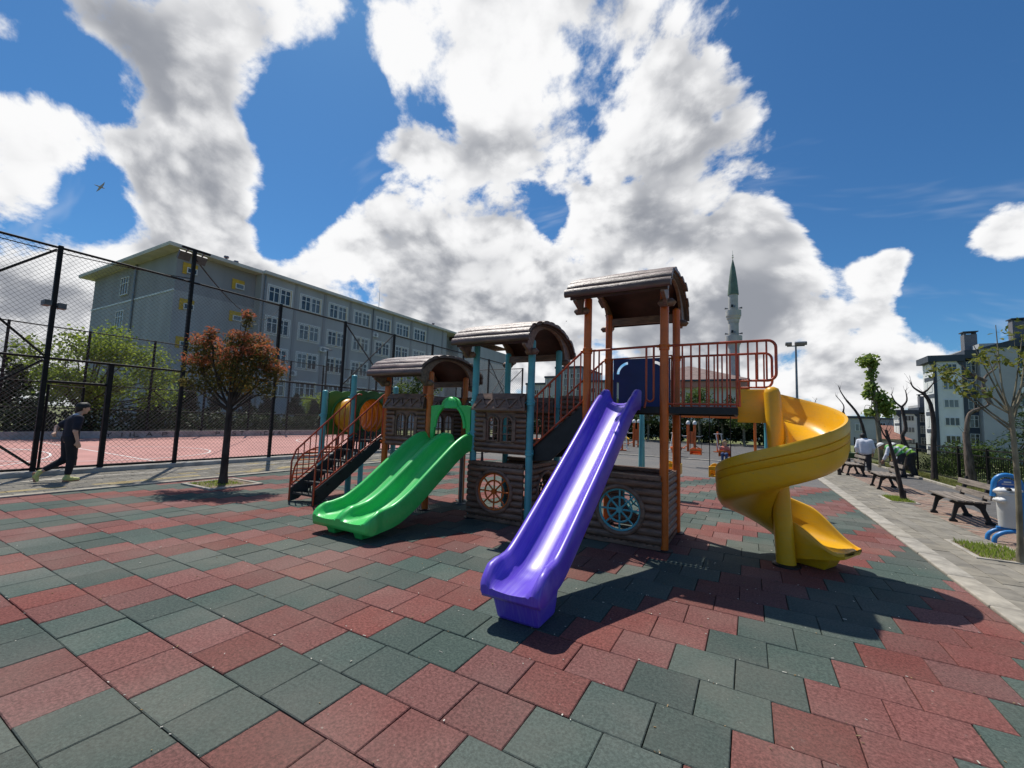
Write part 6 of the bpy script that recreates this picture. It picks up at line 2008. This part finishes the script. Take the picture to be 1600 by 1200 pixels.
def hair_caps(c, f, s=1.0, long=False):
    c, f = Vector(c), Vector(f).normalized(); u = Vector((0, 0, 1)); u = (u - f * u.dot(f)).normalized(); r = f.cross(u)
    C = [(c - f * .035 * s + u * .03 * s, c + f * .02 * s + u * .05 * s, .096 * s, .086 * s), (c - f * .05 * s + u * .0 * s, c - f * .06 * s - u * .05 * s, .078 * s, .056 * s), (c + f * .03 * s + u * .085 * s, c + f * .078 * s + u * .07 * s, .046 * s, .032 * s)]
    C += [(c - f * .015 * s + r * k * .058 * s + u * .022 * s, c - f * .045 * s + r * k * .054 * s - u * .03 * s, .044 * s, .034 * s) for k in (-1, 1)]
    if long: C += [(c - f * .05 * s + r * k * .05 * s, c - f * .06 * s + r * k * .06 * s - u * .18 * s, .055 * s, .03 * s) for k in (-1, 1)]
    return [(tuple(a), tuple(b_), q, w) for a, b_, q, w in C]


# --- boy walking along the court fence (faces +Y)
t = thing('person', 'young person in black T-shirt and trousers striding along the court fence', 'person', (-13.0, 3.40, 0.0))
hp = (0, -.02, .90); ch = (0, .02, 1.30); nk = (0, .07, 1.43); hd_ = (0, .145, 1.60); fdir = (0.05, 1, -.12)
RS, LS = (.185, .05, 1.375), (-.185, .07, 1.375)
RE, RWr = (.235, .0, 1.10), (.22, .06, .865)
LE, LWr = (-.25, -.17, 1.17), (-.12, -.225, 1.03)
skin = head_caps(hd_, fdir) + [((0, .06, 1.38), (0, .115, 1.51), .055, .052), (RS, RE, .05, .041), (RE, RWr, .04, .026), (LS, LE, .05, .041), (LE, LWr, .04, .026), ((0, 0, 1.0), ch, .10, .11), ((-.1, .05, 1.34), (.1, .05, 1.34), .07, .07)]
skin += hand(RWr, (-.05, .25, -1), (-1, .2, 0), 1.0, .5) + hand(LWr, (.6, -.35, -.2), (0, .6, .3), 1.0, .6)
RH, RK, RA = (.09, -.01, .90), (.085, .035, .50), (.08, .0, .115)
LH, LK, LA = (-.09, -.02, .90), (-.085, -.01, .48), (-.09, -.36, .24)
skin += [((.09, 0, .92), RH, .09, .09), (RH, RK, .075, .052), (RK, RA, .05, .036), (LH, LK, .075, .052), (LK, LA, .05, .036), ((0, 0, .9), (0, 0, 1.05), .11, .11)]
part(t, 'body', skin, M_SKIN, .013, .022)
face_bits(t, hd_, fdir)
part(t, 'hair', hair_caps(hd_, fdir), M_HAIR, .014, .02)
part(t, 't_shirt', [((-.055, -.01, .93), (-.06, .02, 1.30), .115, .125), ((.055, -.01, .93), (.06, .02, 1.30), .115, .125), ((-.13, .04, 1.36), (.13, .03, 1.36), .082, .082), (RS, (.225, .02, 1.17), .078, .072), (LS, (-.235, -.10, 1.22), .078, .072)], M_NAVY, .016, .05)
part(t, 'collar', [((-.045, .045, 1.43), (.045, .045, 1.43), .048, .048), ((0, .09, 1.435), (0, .07, 1.44), .045, .045)], M_SHIRT, .012, .02)
part(t, 'trousers', [((-.06, -.01, .95), (.06, -.01, .95), .118, .118), (RH, RK, .105, .08), (RK, (.08, .005, .19), .08, .058), (LH, LK, .105, .08), (LK, (-.088, -.29, .29), .08, .058)], M_BLACK, .016, .035)
M_SHOE = mat('shoe_lime', (.62, .62, .22), .6, .1, 10); M_SOLE = mat('shoe_sole', (.60, .30, .18), .7)
part(t, 'shoe', [((.08, -.03, .07), (.08, .05, .06), .046, .045), ((.08, .05, .055), (.08, .17, .045), .045, .034), ((.08, -.01, .11), (.08, 0, .14), .042, .044)], M_SHOE, .011, .02)
part(t, 'sole', [((.08, -.05, .022), (.08, .17, .022), .028, .028)], M_SOLE, .009, .02)
part(t, 'shoe', [((-.09, -.38, .23), (-.09, -.44, .14), .046, .044), ((-.09, -.435, .16), (-.09, -.41, .055), .044, .034)], M_SHOE, .011, .02)
part(t, 'sole', [((-.09, -.465, .21), (-.09, -.44, .04), .026, .024)], M_SOLE, .009, .02)

# --- man in a white shirt walking away (faces +Y)
t = thing('person', 'man in a white shirt and dark trousers walking away past the benches', 'person', (4.12, 22.2, 0), rad(-8))
hd_ = (-.05, .12, 1.46); f_ = (-.1, 1, -.25)
R_S, R_E, R_W = (.2, .05, 1.27), (.26, .02, 1.0), (.25, .14, .78); L_S, L_E, L_W = (-.2, .05, 1.27), (-.27, .0, 1.0), (-.26, .1, .78)
part(t, 'body', head_caps(hd_, f_) + [((-.01, .05, 1.28), (-.03, .09, 1.4), .06, .055), ((0, 0, .85), (0, .04, 1.2), .12, .13), (R_S, R_E, .05, .042), (R_E, R_W, .04, .028), (L_S, L_E, .05, .042), (L_E, L_W, .04, .028), ((.09, 0, .85), (.1, -.02, .46), .08, .055), ((.1, -.02, .46), (.1, -.14, .09), .05, .036), ((-.09, 0, .85), (-.1, .06, .45), .08, .055), ((-.1, .06, .45), (-.1, .05, .07), .05, .036)] + hand(R_W, (0, .2, -1), (-1, 0, 0)) + hand(L_W, (0, .2, -1), (1, 0, 0)), M_SKIN2, .016, .025)
face_bits(t, hd_, f_); part(t, 'hair', hair_caps(hd_, f_), M_HAIR, .016, .02)
part(t, 'shirt', [((-.07, 0, .82), (-.08, .04, 1.2), .14, .15), ((.07, 0, .82), (.08, .04, 1.2), .14, .15), ((-.14, .05, 1.27), (.14, .05, 1.27), .085, .085), (R_S, R_E, .078, .062), (R_E, (.25, .12, .82), .062, .048), (L_S, L_E, .078, .062), (L_E, (-.26, .09, .82), .062, .048), ((-.05, .06, 1.34), (.03, .07, 1.34), .06, .06)], M_SHIRT, .018, .045)
part(t, 'trousers', [((-.07, 0, .84), (.07, 0, .84), .125, .125), ((.09, 0, .82), (.1, -.02, .46), .115, .09), ((.1, -.02, .46), (.1, -.12, .13), .09, .07), ((-.09, 0, .82), (-.1, .06, .45), .115, .09), ((-.1, .06, .45), (-.1, .05, .1), .09, .07)], M_TROU, .018, .04)
for (x, y, z) in ((.1, -.14, .07), (-.1, .06, .045)): part(t, 'shoe', [((x, y - .04, z), (x, y + .14, z - .01), .045, .036)], M_IRON, .014, .02)


# --- two workers bending over beside the path
def worker(label, loc, rot, vest, head_y):
    t = thing('person', label, 'person', loc, rot)
    hd_ = (0, head_y, 1.12); f_ = (0, .75, -.65)
    hip, sh = (0, 0, .84), (0, .36, 1.08)
    body = head_caps(hd_, f_) + [(hip, sh, .12, .13), (sh, hd_, .06, .055)]
    for s in (-1, 1):
        S1, E1, W1_ = (s * .19, .36, 1.06), (s * .24, .42, .80), (s * .14, .52, .58)
        body += [(S1, E1, .05, .042), (E1, W1_, .04, .028)] + hand(W1_, (0, .3, -1), (-s, .2, 0))
        body += [((s * .09, 0, .84), (s * .12, .05, .45), .08, .056), ((s * .12, .05, .45), (s * .14, -.06, .08), .05, .036)]
    part(t, 'body', body, M_SKIN2, .017, .025)
    face_bits(t, hd_, f_)
    v = [((-.07, .02, .86), (-.08, .34, 1.06), .13, .14), ((.07, .02, .86), (.08, .34, 1.06), .13, .14), ((-.12, .36, 1.07), (.12, .36, 1.07), .09, .09)]
    part(t, 'vest', v, vest, .018, .04)
    for k in (.10, .24):
        a = Vector((0, k, .86 + k * .62)); b = MB(); n_ = Vector((0, .86, .53))
        ring = [a + Vector((1, 0, 0)) * .228 * math.cos(q) + Vector((0, -.53, .86)) * .156 * math.sin(q) for q in [2 * math.pi * i / 24 for i in range(24)]]
        b.grid([[p - n_ * .025 for p in ring], [p + n_ * .025 for p in ring]], closed=True); o = b.build('reflective_band', M_TAPE, None, solid=.006); o.parent = t
    sl = []
    for s in (-1, 1): sl += [((s * .19, .36, 1.06), (s * .24, .42, .80), .068, .058), ((s * .24, .42, .80), (s * .16, .5, .63), .056, .046)]
    for i in (0, 1): part(t, 'sleeve', sl[2 * i:2 * i + 2], M_SHIRT, .018, .03)
    part(t, 'trousers', [((-.07, 0, .84), (.07, 0, .84), .125, .125)] + [c for s in (-1, 1) for c in (((s * .09, 0, .82), (s * .12, .05, .45), .115, .09), ((s * .12, .05, .45), (s * .14, -.05, .12), .09, .072))], M_TROU, .018, .04)
    for s in (-1, 1): part(t, 'shoe', [((s * .14, -.09, .05), (s * .14, .12, .045), .048, .04)], M_IRON, .014, .02)
    c = Vector(hd_); u = Vector((0, .65, .75)); b = MB()
    rows = [[c + u * (.03 + .115 * math.sin(v_)) + (Vector((1, 0, 0)) * math.cos(q) + Vector((0, .75, -.65)) * math.sin(q)) * (.118 * math.cos(v_) + .002) for q in [2 * math.pi * i / 20 for i in range(20)]] for v_ in [math.pi / 2 * i / 7 for i in range(8)]]
    b.grid(rows, closed=True); brim = [c + u * .03 + (Vector((1, 0, 0)) * math.cos(q) + Vector((0, .75, -.65)) * math.sin(q)) * (.14 if math.sin(q) < .3 else .165) for q in [2 * math.pi * i / 20 for i in range(20)]]
    b.grid([rows[0], brim], closed=True); o = b.build('helmet', M_WHITE, None, smooth=60, solid=.006); o.parent = t
    return t


worker('worker with white helmet and green vest bending over, on the left', (5.0, 21.2, 0), rad(78), M_HIVIG, .56)
worker('worker with white helmet and bright lime vest, behind the green-vested one', (5.5, 22.0, 0), rad(62), M_HIVIS, .54)

# --- child on the far swing (faces the camera, -Y)
t = thing('person', 'small fair-haired child in a pink top and jeans sitting on the far swing', 'person', (-.85, 18.8, .535))
hd_ = (0, -.04, .50); f_ = (.1, -1, -.1); s = .86
part(t, 'body', head_caps(hd_, f_, s) + [((0, -.01, .33), (0, -.02, .42), .04, .04), ((0, .02, .07), (0, 0, .28), .085, .085), ((.11, 0, .30), (.19, -.04, .2), .034, .03), ((.19, -.04, .2), (.2, -.02, .30), .028, .02), ((-.11, 0, .30), (-.19, -.04, .2), .034, .03), ((-.19, -.04, .2), (-.2, -.02, .30), .028, .02), ((.06, 0, .07), (.07, -.26, .06), .06, .045), ((.07, -.26, .06), (.07, -.30, -.22), .04, .03), ((-.06, 0, .07), (-.07, -.26, .06), .06, .045), ((-.07, -.26, .06), (-.07, -.30, -.22), .04, .03)] + hand((.2, -.02, .3), (0, 0, 1), (-1, 0, 0), .6, .9) + hand((-.2, -.02, .3), (0, 0, 1), (1, 0, 0), .6, .9), M_SKIN, .013, .02)
face_bits(t, hd_, f_, s); part(t, 'hair', hair_caps(hd_, f_, s, True), mat('hair_fair', (.42, .28, .12), .6), .014, .02)
part(t, 'top', [((0, .02, .09), (0, 0, .27), .105, .105), ((-.08, 0, .30), (.08, 0, .30), .062, .062), ((.11, 0, .30), (.18, -.035, .21), .05, .044), ((-.11, 0, .30), (-.18, -.035, .21), .05, .044)], M_PINK, .014, .03)
part(t, 'jeans', [((-.04, .02, .075), (.04, .02, .075), .09, .09), ((.06, 0, .075), (.07, -.26, .06), .074, .06), ((.07, -.26, .06), (.07, -.30, -.18), .056, .044), ((-.06, 0, .075), (-.07, -.26, .06), .074, .06), ((-.07, -.26, .06), (-.07, -.30, -.18), .056, .044)], M_JEAN, .014, .025)
for x in (-.07, .07): part(t, 'shoe', [((x, -.29, -.25), (x, -.38, -.26), .036, .03)], mat('shoe_dark', (.06, .03, .03), .7), .011, .02)
